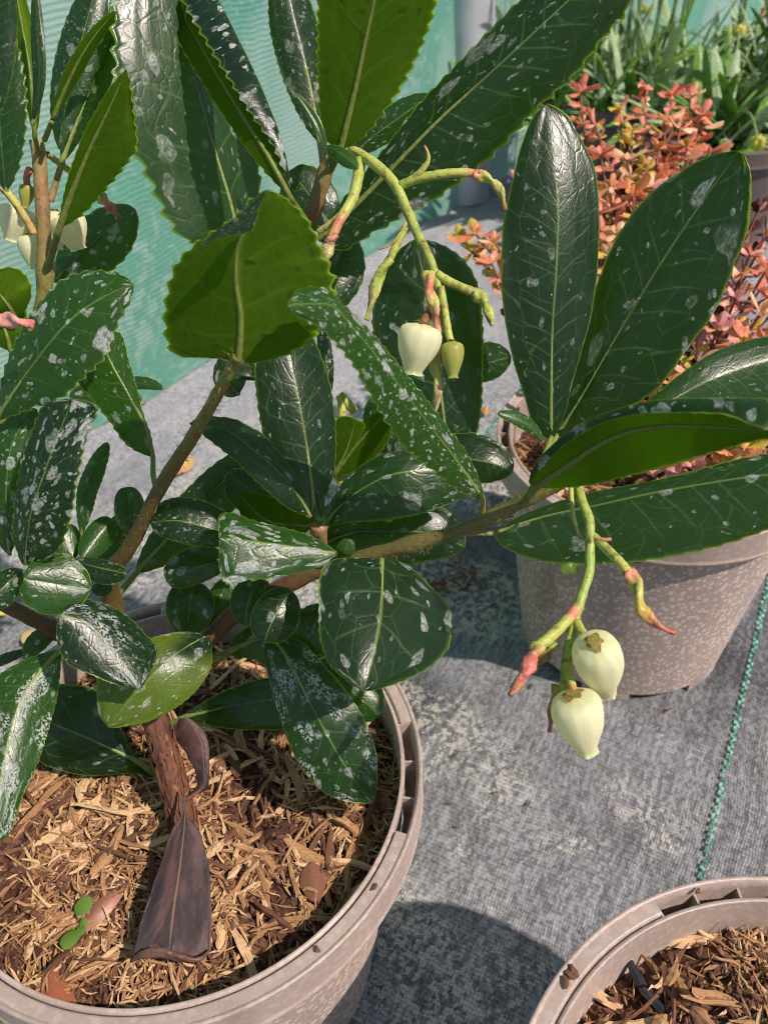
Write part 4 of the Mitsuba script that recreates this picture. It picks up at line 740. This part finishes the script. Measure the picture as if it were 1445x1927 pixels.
def flower(base, tip, R, d_base, d_tip, seed, label=None, green=0.0, calyx=True, name='flower'):
    a, b = at(*base, d_base), at(*tip, d_tip); ax = b - a; L = np.linalg.norm(ax); ax /= L
    r = R * (d_base + d_tip) / 2 / FOC
    u = np.array([0, .02, .06, .12, .2, .3, .42, .55, .66, .76, .84, .90, .94, .97, 1.0])
    w = np.array([.12, .42, .70, .89, .98, 1.0, .97, .88, .76, .62, .53, .46, .43, .43, .44])
    x = np.cross(ax, [0.3, .2, 1]); x /= np.linalg.norm(x); y = np.cross(ax, x)
    n = 60; th = np.linspace(0, 2 * np.pi, n + 1); rg = np.random.default_rng(seed)
    U, TH = np.meshgrid(u, th); W = np.interp(U, u, w)
    rib = 1 + .007 * np.cos(10 * TH) * np.exp(-((U - .12) / .16) ** 2) + .02 * np.sin(2 * TH + seed) + .012 * np.sin(3 * TH + 9 * U)
    rib *= 1 + .18 * np.clip(np.cos(5 * TH), 0, 1) * np.clip((U - .95) / .05, 0, 1)
    UU = U - .035 * np.clip((U - .96) / .04, 0, 1) * np.clip(np.cos(5 * TH), 0, 1) * .5
    UU = np.where(U < .12, U * .9 + .035 * (1 - U / .12) * (W > .3), UU)
    P = a + ax * (UU * L)[..., None] + (x * np.cos(TH)[..., None] + y * np.sin(TH)[..., None]) * (W * rib * r)[..., None]
    cream = np.array([.79, .78, .52]); gr = np.array([.55, .62, .20])
    f = np.clip(np.exp(-U / .07) * .45 + np.clip((U - .78) / .2, 0, 1) * .35, 0, 1)[..., None]
    C = cream * (1 - f) + gr * f; C = C * (1 - green) + np.array([.36, .38, .07]) * green
    C = C * (1 + .035 * np.cos(10 * TH + 1) + .03 * np.cos(31 * TH + 5 * U))[..., None]
    key = put(f'{SH}__{name}', mikit.ply(grid_mesh(P), 'petal_skin', smooth=True, color=C.reshape(-1, 3)), **({'label': label} if label else {}))
    if calyx:
        Vs, Fs, Cs = [], [], []; o = 0
        for q in range(5):
            t = np.linspace(0, 1, 7); s = np.linspace(-1, 1, 5); TT, Sx = np.meshgrid(t, s, indexing='ij')
            aa = q * 2 * np.pi / 5 + .3; rad = (.44 + .06 * math.sin(q * 2.3 + seed)) * TT; half = .24 * (1 - TT) ** .7 + .03
            uu = np.interp(np.clip(rad * 1.05, 0, .9), w[:5], u[:5] * .9) - .02 + .02 * TT
            Vv = a + ax * ((uu - .012) * L)[..., None] + r * (rad[..., None] * (x * np.cos(aa) + y * np.sin(aa)) + (half * Sx)[..., None] * (-x * np.sin(aa) + y * np.cos(aa)))
            g = grid_mesh(Vv); Vs.append(g.vertices); Fs.append(g.faces + o); o += len(g.vertices)
            Cs.append((np.array([.24, .24, .04]) * (1 - TT[..., None]) + np.array([.26, .12, .03]) * TT[..., None]).reshape(-1, 3))
        put(f'{key}__calyx', mikit.ply(trimesh.Trimesh(np.vstack(Vs), np.vstack(Fs), process=False), 'stem_skin', smooth=True, color=np.vstack(Cs)))
    return key
flower((1078, 1306), (1105, 1415), 49, .194, .199, 1, 'cream urn flower hanging lowest on the right spray')
flower((1118, 1208), (1140, 1303), 45.5, .191, .208, 2, 'cream urn flower tipped towards the viewer above the lowest one')
flower((796, 606), (776, 704), 42, .222, .226, 3, 'cream urn flower hanging below the middle of the picture top')
flower((851, 640), (852, 712), 22, .224, .225, 4, 'small greenish unopened bud beside the cream flower', .92, name='flower_bud')
stalk([(818, 560, .228), (806, 590, .224), (795, 610, .221)], 8, 9, [(0, GR), (.6, BR), (1, BR)], 10)
flower((38, 385), (22, 455), 35, .278, .280, 5)
flower((58, 440), (66, 505), 26, .277, .279, 6)
flower((120, 400), (148, 470), 33, .278, .282, 7)
flower((102, 395), (108, 470), 24, .279, .282, 8)
flower((52, 345), (47, 392), 14, .268, .269, 9, None, .95, name='flower_bud')
stalk([(5, 352, .255), (35, 390, .258), (64, 440, .262)], 8, 7, [(0, YG), (1, (.5, .28, .1))])
stalk([(56, 318, .262), (50, 335, .265), (52, 348, .268)], 7, 6, [(0, PK), (1, BR)], 10)
stalk([(90, 290, .263), (110, 305, .27), (150, 335, .276), (190, 370, .278)], 6, 6, [(0, GR), (1, GR)])
husk([(186, 366, .278), (205, 385, .278), (226, 410, .278)], 11, [YG, PK, BR], 14)
husk([(-40, 585, .212), (0, 600, .208), (30, 604, .206), (64, 610, .205)], 17, [PK, (.62, .24, .20), (.66, .34, .28), PK], 15)
for q, (x0, y0) in enumerate([(596, 965), (612, 962), (606, 940)]):     # young bracts round the middle rosette
    leaf([(602, 990, .244), ((602 + x0) / 2, (985 + y0) / 2, .241), (x0 + (x0 - 602) * .6, y0 - 12, .24)], 6, 6, kind='ell', sp=0, yel=1, tooth=.0, sr=2)

# -- flakes of loose bark on the trunk
rb_ = np.random.default_rng(21); its = []
TP = px_path([(354, 1600, .287), (342, 1540, .285), (322, 1460, .283), (303, 1390, .281), (290, 1330, .279)], 60)
for _ in range(90):
    i = int(rb_.integers(2, 56)); ax = TP[i + 2] - TP[i - 2]; ax /= np.linalg.norm(ax)
    v = rb_.normal(size=3); v -= ax * v.dot(ax); v /= np.linalg.norm(v); R_ = np.interp(i / 60, [0, 1], [27, 22]) * .283 / FOC
    V, F, uv = shard(rb_, rb_.uniform(.004, .013), rb_.uniform(.0010, .0026), rb_.uniform(.0004, .0008), 6, .5)
    M = np.stack([ax, np.cross(v, ax), v], 1); V = V @ M.T + TP[i] + v * (R_ * 1.02 + .0002)
    its.append((V, F, uv))
m, uv = merge(its[:60]); put(f'{SH}__loose_bark', mikit.ply(m, 'chip_brown', uv=uv), kind='stuff')
m, uv = merge(its[60:]); put(f'{SH}__loose_bark', mikit.ply(m, 'bark', uv=uv), kind='stuff')

# -- dead leaves on the trunk
dl = leaf([(347, 1486, .274), (348, 1531, .270), (340, 1620, .263), (326, 1720, .254), (318, 1796, .244)], EL=[(349, 1486), (352, 1530), (376, 1570), (393, 1642), (397, 1721), (396, 1785), (386, 1800), (368, 1808), (345, 1800), (318, 1796)], ER=[(345, 1486), (343, 1530), (326, 1560), (298, 1642), (268, 1731), (250, 1795), (246, 1812), (258, 1804), (278, 1795), (298, 1799), (318, 1796)], kl=.02, kr=.0, c=.03, mat='dead_skin', name='dead_leaf', sr=2.2, teeth=5, tooth=.02, mcol=((.09, .045, .035), (.11, .06, .045)), wave=.03, label='withered purple brown leaf hanging over the compost', hl=(347, 1486, .274, tuple(np.cross([1, .12, 0], at(320, 1800, .245) - at(347, 1486, .274)))))
P = px_path([(246, 1811, .244), (270, 1797, .243), (300, 1793, .242), (330, 1800, .242), (365, 1808, .242), (394, 1788, .245)], 26)
m, st = tube(P, np.interp(np.linspace(0, 1, 26), [0, .2, .6, .85, 1], [2, 7, 8, 6, 1.5]) * .243 / FOC, 12, rough=.07, seed=5, ell=.35, twist=2.2)
put(f'{dl}__curled_edge', mikit.ply(m, 'stem_skin', smooth=True, color=ramp(st, [(0, (.05, .03, .03)), (.3, (.14, .075, .055)), (.6, (.09, .045, .04)), (1, (.13, .07, .05))])))
leaf([(352, 1505, .280), (385, 1470, .279), (380, 1400, .280), (350, 1352, .282)], EL=[(352, 1500), (372, 1470), (352, 1420), (330, 1385), (338, 1352)], ER=[(354, 1500), (392, 1480), (394, 1420), (385, 1380), (350, 1350)], c=.5, mat='dead_skin', name='dead_leaf', sr=4, teeth=5, tooth=.02, mcol=((.22, .09, .05), (.2, .1, .07)), label='curled reddish brown dead leaf beside the trunk')

# ------------------------------------------------------------------ small things on the compost and the ground
def small_leaf(L, W, curl=.25, n=12, m=7, a=.75, b=.6, fold=0.0, thick=.00025):
    t = np.linspace(0, 1, n)[:, None]; s = np.linspace(-1, 1, m)[None]
    mx = a / (a + b); w = (t ** a * (1 - t) ** b) / (mx ** a * (1 - mx) ** b)
    X = L * t + 0 * s; Y = W * w * s; Z = curl * L * (t * (1 - t)) * 1.2 + fold * W * np.abs(s) * w - .18 * W * s ** 2 * w
    A = np.stack([X, Y, Z + thick / 2], -1); B = np.stack([X, Y, Z - thick / 2], -1)
    g = grid_mesh(A); h = grid_mesh(B); F = np.vstack([g.faces, h.faces[:, ::-1] + len(g.vertices)])
    return trimesh.Trimesh(np.vstack([g.vertices, h.vertices]), F, process=False), np.concatenate([np.broadcast_to(t, X.shape).ravel()] * 2)
def lay(p, rz, rx=0., ry=0., s=1.): return T(trimesh.transformations.translation_matrix(p) @ rot(0, 0, rz) @ rot(rx, ry, 0) @ np.diag([s, s, s, 1]))
def fallen(px, z_of, L, W, rz, col, label, cat='fallen leaf', up_=.0025, rx=.1, ry=-.1, curl=.3, fold=-.3):
    p = at_z(px[0], px[1], .128); p = at_z(px[0], px[1], z_of(p) + up_); m, st = small_leaf(L, W, curl, fold=fold)
    key = thing('fallen_leaf', label, cat)
    o = p - np.array([math.cos(rz), math.sin(rz), 0]) * L / 2
    put(key + '__blade', mikit.ply(m, 'petal_skin', smooth=True, color=ramp(st, [(0, col[0]), (1, col[1])]), to_world=lay(o, rz, rx, ry)))
    q, s2 = tube(np.array([[-.25 * L, 0, -.0003], [0, 0, 0], [.5 * L, 0, curl * L * .3 - .0002], [.95 * L, 0, 0]]), [.0004, .0004, .0003, .0001], 6)
    put(key + '__midrib', mikit.ply(q, 'stem_skin', smooth=True, color=ramp(s2, [(0, (.30, .12, .06)), (1, (.35, .16, .1))]), to_world=lay(o, rz, rx, ry)))
fallen((104, 1882), LEFT_H, .017, .0068, 1.9, ((.36, .11, .05), (.44, .16, .09)), 'small orange red leaf lying on the compost at lower left')
fallen((190, 1718), LEFT_H, .019, .0030, .9, ((.42, .20, .13), (.48, .22, .16)), 'narrow pinkish leaf lying beside the green seedling')
fallen((590, 1662), LEFT_H, .0135, .0042, 1.7, ((.26, .11, .06), (.33, .16, .10)), 'small tan brown leaf on the compost near the rim')
sk = thing('seedling', 'tiny pale green weed seedling sprouting from the bark compost', 'seedling')
p0 = at_z(148, 1735, .128); p0[2] = LEFT_H(p0) + .001
for px, L, W, rz in (((157, 1706), .0062, .0026, 1.15), ((132, 1768), .0066, .0027, 4.2), ((152, 1752), .0034, .0014, 4.6), ((158, 1737), .0027, .0012, 1.2)):
    p = at_z(px[0], px[1], p0[2] + .005); m, st = small_leaf(L, W, .15, a=.5, b=.45)
    o = p - np.array([math.cos(rz), math.sin(rz), 0]) * L / 2
    put(sk + '__leaf', mikit.ply(m, 'petal_skin', smooth=True, color=ramp(st, [(0, (.11, .22, .03)), (1, (.17, .30, .06))]), to_world=lay(o, rz, .1, -.05)))
    q, s2 = tube(np.array([p0, (p0 + o) / 2 + [0, 0, .001], o]), .00035, 6); put(sk + '__stem', mikit.ply(q, 'stem_skin', smooth=True, color=ramp(s2, [(0, (.2, .3, .06)), (1, (.2, .32, .06))])))
# debris on the ground sheet
rg = np.random.default_rng(77)
dk = thing('bark_debris', 'small heap of spilt bark crumbs on the ground sheet left of the spotted pot', 'bark debris')
for i in range(26):
    x, y = (868, 1082) if i % 3 else (818, 1095); p = at_z(x + rg.normal() * 22, y + rg.normal() * 15, .002)
    M = trimesh.transformations.translation_matrix(p) @ rot(0, 0, rg.random() * 6.28) @ rot(rg.normal() * .3, rg.normal() * .1, 0) @ np.diag([.55, .7, .8, 1])
    put(dk + '__wood_chip', chip_shape(int(rg.integers(len(CHIPS))), ['chip_brown', 'chip_brown', 'chip_tan'][i % 3], M))
cr = np.random.default_rng(78); its = []
spots_ = [(cr.uniform(730, 1440), cr.uniform(1000, 1900)) for _ in range(6)] + [(cr.normal(830, 60), cr.normal(1330, 160)) for _ in range(4)] + [(cr.normal(1230, 90), cr.normal(1320, 22)) for _ in range(6)] + [(cr.uniform(300, 900), cr.uniform(640, 900)) for _ in range(16)]
for (x, y) in spots_:
    p = at_z(x, y, .0012)
    if min(np.linalg.norm(p[:2] - c) for c in (LC, RC, BC)) < .066: continue
    L = cr.uniform(.0012, .0055); V, F, uv = shard(cr, L, L * cr.uniform(.15, .6), L * .2, 4, .5); M = rot(0, 0, cr.random() * 6.283)
    its.append((V @ M[:3, :3].T + p, F, uv))
for c, a in ((BC, 2.35), (BC, 2.38), (BC, 2.33), (LC, -.6), (LC, -.9), (BC, 1.75)):
    L = cr.uniform(.002, .0035); V, F, uv = shard(cr, L, L * .6, L * .4, 4, .5); its.append((V @ rot(0, 0, cr.random() * 6)[:3, :3].T + [c[0] + .0818 * math.cos(a), c[1] + .0818 * math.sin(a), PH + .0004], F, uv))
m, uv = merge(its); scene['bark_crumbs'] = mikit.ply(m, 'chip_brown', uv=uv)
labels['bark_crumbs'] = {'label': 'loose brown bark crumbs scattered over the ground sheet and pot rims', 'category': 'bark crumbs', 'kind': 'stuff'}
for (x, y, c0, c1, L, lb) in ((365, 862, (.62, .46, .16), (.66, .42, .20), .022, 'yellow fallen leaf on the grey sheet left of the stem'), (912, 780, (.62, .30, .10), (.66, .34, .12), .012, 'orange fallen leaf on the sheet behind the flower'), (955, 985 - 60, (.60, .34, .22), (.62, .38, .26), .010, 'pinkish scrap of leaf beside the spotted pot'), (40, 1150, (.68, .58, .20), (.66, .5, .2), .018, 'yellow leaf scrap on the sheet under the left branch'), (8, 1158, (.64, .56, .10), (.6, .56, .16), .016, 'yellow leaf scrap at the left edge of the picture'), (60, 1185, (.66, .50, .24), (.62, .46, .2), .014, 'tan leaf scrap on the sheet beside the left pot'), (345, 885, (.55, .22, .12), (.6, .3, .2), .010, 'reddish leaf scrap on the sheet left of the stem')):
    p = at_z(x, y, .004); m, st = small_leaf(L, L * .28, .5, fold=-.4); a = rg.random() * 6.28
    key = thing('fallen_leaf', lb, 'fallen leaf'); put(key + '__blade', mikit.ply(m, 'petal_skin', smooth=True, color=ramp(st, [(0, c0), (1, c1)]), to_world=lay(p, a, rg.normal() * .4, -.1)))

# ------------------------------------------------------------------ the coral bush in the spotted pot
BU = thing('coral_bush', 'bushy shrub covered in small coral, orange and yellow leaves', 'shrub')
def leaf_bsdf(c, tr=.4):
    a, b = c
    col = mikit.proc(lambda p, n, uv: mix(a, b, smoothstep(0.25, 0.75, fbm(p.x * 170, p.y * 170, p.z * 170))))
    return {'type': 'blendbsdf', 'weight': tr, 'a': {'type': 'twosided', 'bsdf': {'type': 'principled', 'base_color': col, 'roughness': .42, 'specular': .4}},
            'b': {'type': 'principledthin', 'base_color': rgb(*[min(.95, 1.25 * v + .03) for v in b]), 'diff_trans': 2.0, 'roughness': .6}}
CB = {'coral': ((.52, .15, .09), (.80, .38, .27)), 'orange': ((.55, .20, .08), (.76, .42, .20)), 'peach': ((.58, .32, .18), (.82, .58, .38)), 'yellow': ((.52, .40, .05), (.60, .50, .10)), 'pink': ((.52, .20, .19), (.80, .50, .47)), 'purple': ((.060, .020, .024), (.14, .045, .05))}
for k, v in CB.items(): scene['bush_' + k] = leaf_bsdf(v)
SML = [small_leaf(L, W, cu, 9, 5, .9, .42, fo)[0] for L, W, cu, fo in ((.0125, .0027, .10, -.25), (.0095, .0024, .22, -.3), (.0140, .0029, -.12, -.2), (.0080, .0021, .1, -.4))]
SPLY = {}
def bush_leaf(i, mat, M):
    if (i, mat) not in SPLY: SPLY[i, mat] = mikit.ply(SML[i], mat, smooth=True)
    return {**SPLY[i, mat], 'to_world': T(M)}
def frame(d, roll):
    d = d / np.linalg.norm(d); y = np.cross([0, 0, 1.0], d); y = y / (np.linalg.norm(y) + 1e-9); z = np.cross(d, y)
    M = np.eye(4); M[:3, 0], M[:3, 1], M[:3, 2] = d, y, z
    return M @ rot(roll, 0, 0)
rg = np.random.default_rng(31)
TIPS = [(1092, 172, .50, 'coral'), (1120, 235, .49, 'coral'), (1215, 165, .52, 'coral'), (1262, 178, .53, 'coral'), (1300, 180, .53, 'coral'), (1322, 215, .52, 'coral'), (1165, 205, .50, 'yellow'), (1190, 245, .49, 'yellow'), (1280, 240, .50, 'purple'), (1250, 225, .50, 'orange'), (1292, 275, .49, 'coral'), (1180, 300, .47, 'peach'), (1215, 320, .46, 'yellow'), (1240, 280, .48, 'orange'), (1130, 290, .47, 'coral'), (1150, 350, .45, 'coral'), (1130, 400, .44, 'coral'), (1190, 370, .44, 'orange'), (1225, 350, .45, 'pink'), (1160, 440, .42, 'peach'), (1145, 480, .41, 'peach'), (1335, 285, .47, 'coral'), (895, 440, .46, 'orange'), (930, 455, .45, 'orange'), (870, 455, .47, 'yellow'), (925, 495, .44, 'coral'), (1425, 400, .42, 'purple'), (1440, 445, .41, 'purple'), (1410, 480, .41, 'pink'), (1440, 510, .40, 'coral'), (1385, 560, .40, 'pink'), (1430, 590, .39, 'peach'), (1350, 620, .39, 'pink'), (1400, 640, .38, 'orange'), (1310, 660, .38, 'purple'), (1440, 640, .38, 'orange'), (1300, 700, .38, 'peach'), (1010, 250, .49, 'orange'), (1000, 290, .48, 'coral'), (985, 330, .48, 'pink'), (1440, 820, .36, 'yellow'), (1400, 845, .35, 'yellow'), (1370, 850, .355, 'orange'), (1290, 860, .355, 'pink'), (1090, 330, .46, 'orange'), (1060, 300, .47, 'coral'), (1200, 440, .42, 'orange'), (1255, 330, .46, 'coral'), (1480, 560, .4, 'orange'), (1500, 450, .42, 'coral'), (1260, 720, .38, 'orange'), (1500, 700, .38, 'peach')]
count, extra = 0, []
for (x, y, d, hue) in TIPS:
    tip = at(x, y, d); base = np.array([RC[0] + rg.normal() * .018, RC[1] + rg.normal() * .018, .122])
    if tip[2] < .150: base = np.array([tip[0] + rg.normal() * .004, tip[1] + .01, .122])
    mid = base * .45 + tip * .55 + np.array([(tip[0] - base[0]) * .18, (tip[1] - base[1]) * .18, .012])
    P = resample(np.array([[*base], [*mid], [*tip]]), 16, False)
    s = np.linspace(0, 1, 16)[:, None]; P = (1 - s) ** 2 * base + 2 * s * (1 - s) * mid + s ** 2 * tip
    m, st = tube(P, np.linspace(.0016, .0006, 16), 6)
    put(BU + '__stem', mikit.ply(m, 'stem_skin', smooth=True, color=ramp(st, [(0, (.07, .03, .02)), (1, (.22, .07, .04))])))
    L = np.linalg.norm(tip - base); nodes = max(2, int(L * .75 / .014))
    for q in range(nodes):
        f = 1 - q * .014 / L; c_ = (1 - f) ** 2 * base + 2 * f * (1 - f) * mid + f ** 2 * tip
        ax = tip - mid; ax /= np.linalg.norm(ax); k = 9 if q == 0 else 5
        for e in range(k):
            a = e * 2.399 + q * 1.3 + rg.normal() * .5; v = rg.normal(size=3) * .42 + (np.array([math.cos(a), math.sin(a), 0.0]) + ax * (1.1 if e < 4 and q == 0 else .45))
            u = rg.random()
            h = hue if u < .62 else ['peach', 'orange', 'peach', 'coral', 'orange', 'yellow'][int(rg.integers(6))]
            if q > 2 and u > .9: h = 'purple'
            M = trimesh.transformations.translation_matrix(c_) @ frame(v, rg.normal() * .5) @ np.diag([*([rg.uniform(.45, 1.15) * (1 - .3 * (e < 3 and q == 0))] * 3), 1])
            i = int(rg.integers(4))
            if q < 3 and count < 300 and (e + q) % 2 == 0: put(BU + '__leaf', bush_leaf(i, 'bush_' + h, M)); count += 1
            else: extra.append((i, h, M))
for h in CB:
    its = [(i, M) for i, hh, M in extra if hh == h]
    ms = []
    for i, M in its:
        m = SML[i].copy(); m.apply_transform(M); ms.append(m)
    if ms: put(BU + '__small_leaves', mikit.ply(trimesh.util.concatenate(ms), 'bush_' + h, smooth=True), kind='stuff')

# ------------------------------------------------------------------ strap leaved plants behind
GC = {'blade_sage': ((.27, .38, .19), (.44, .54, .33)), 'blade_green': ((.11, .22, .05), (.19, .32, .09)), 'blade_dark': ((.025, .06, .025), (.06, .11, .04)), 'blade_fresh': ((.12, .26, .03), (.20, .36, .06))}
for k, v in GC.items(): scene[k] = leaf_bsdf(v, .3)
def strap(base, az, el, L, W, droop, mat, key, rg, n=14):
    t = np.linspace(0, 1, n); d = np.array([math.cos(az) * math.cos(el), math.sin(az) * math.cos(el), math.sin(el)])
    P = base + np.outer(t * L, d); P[:, 2] -= droop * L * t ** 2.2
    sd = np.array([-math.sin(az), math.cos(az), 0]); w = W * (t + .12) ** .35 * np.clip(1 - t, 0, 1) ** .55 * 1.25
    s = np.linspace(-1, 1, 5); tg = np.gradient(P, axis=0); tg /= np.linalg.norm(tg, axis=1, keepdims=True); nn = np.cross(sd, tg)
    G = P[:, None] + sd * (w[:, None] * s)[..., None] + nn[:, None] * (-(w[:, None] * (.35 * np.abs(s))))[..., None] * -1
    A = grid_mesh(G); B = grid_mesh(G - nn[:, None] * .0004)
    m = trimesh.Trimesh(np.vstack([A.vertices, B.vertices]), np.vstack([A.faces, B.faces[:, ::-1] + len(A.vertices)]), process=False)
    put(key + '__leaf', mikit.ply(m, mat, smooth=True))
rg = np.random.default_rng(8)
def tuft(label, base, n, Lr, Wr, mats, elr, droop, spread=.02, cat='plant'):
    key = thing('strap_leaved_plant', label, cat)
    for i in range(n):
        b = np.array([base[0] + rg.normal() * spread, base[1] + rg.normal() * spread, .130])
        strap(b, i * 2.399 + rg.normal() * .3, rg.uniform(*elr), rg.uniform(*Lr), rg.uniform(*Wr), rg.uniform(*droop), mats[int(rg.integers(len(mats)))], key, rg)
    return key
k1 = tuft('broad leaved sage green rosette in the grey pot at upper right', BK[0], 64, (.07, .150), (.006, .0120), ['blade_sage', 'blade_sage', 'blade_sage', 'blade_fresh', 'blade_green'], (.05, 1.25), (.1, .5), .012)
k2 = tuft('dense tuft of narrow dark leaves behind the coral bush', BK[1], 260, (.08, .19), (.005, .009), ['blade_green', 'blade_sage', 'blade_sage', 'blade_fresh', 'blade_sage'], (.0, 1.35), (.1, .5), .05)
k3 = tuft('tuft of narrow leaves at the right edge of the picture', BK[2], 190, (.09, .20), (.006, .010), ['blade_sage', 'blade_green', 'blade_sage', 'blade_fresh'], (.05, 1.3), (.1, .5), .05)
for key, b, n in ((k2, BK[1], 15), (k3, BK[2], 8)):
    for i in range(n):
        x, y = b[0] + rg.normal() * .045, b[1] + rg.normal() * .04; h = rg.uniform(.34, .55); lean = rg.normal(size=2) * .05
        P = np.stack([x + lean[0] * np.linspace(0, 1, 10) ** 1.6, y + lean[1] * np.linspace(0, 1, 10) ** 1.6, .13 + h * np.linspace(0, 1, 10)], 1)
        m, st = tube(P, np.linspace(.0022, .0012, 10), 6); put(key + '__flower_stem', mikit.ply(m, 'stem_skin', smooth=True, color=ramp(st, [(0, (.10, .19, .06)), (1, (.22, .32, .12))])))
for (x, y, d, c_) in ((1390, 58, .98, (.62, .58, .10)), (1365, 150, .93, (.6, .58, .06)), (1210, 16, 1.3, (.35, .42, .06)), (1440, 22, 1.12, (.65, .18, .04)), (1425, 268, .8, (.5, .5, .1))):
    p = at(x, y, d); m = trimesh.creation.icosphere(2, .0065); v = m.vertices; m.vertices = v * (1 + .35 * np.sin(v[:, :1] * 900) * np.sin(v[:, 1:2] * 900))
    fk = put((k1 if x > 1300 else k2) + '__blossom', mikit.ply(m, 'petal_skin', smooth=True, color=np.tile(c_, (len(v), 1)), to_world=T().translate(p.tolist())))
    b = BK[0] if x > 1300 else BK[1]; P = px = np.linspace(0, 1, 10)[:, None]; P = (1 - px) * np.array([b[0], b[1], .13]) + px * p + np.array([0, 0, .03]) * (4 * px * (1 - px))
    m, st = tube(P, .0013, 6); put((k1 if x > 1300 else k2) + '__flower_stem', mikit.ply(m, 'stem_skin', smooth=True, color=ramp(st, [(0, (.10, .19, .06)), (1, (.22, .32, .12))])))
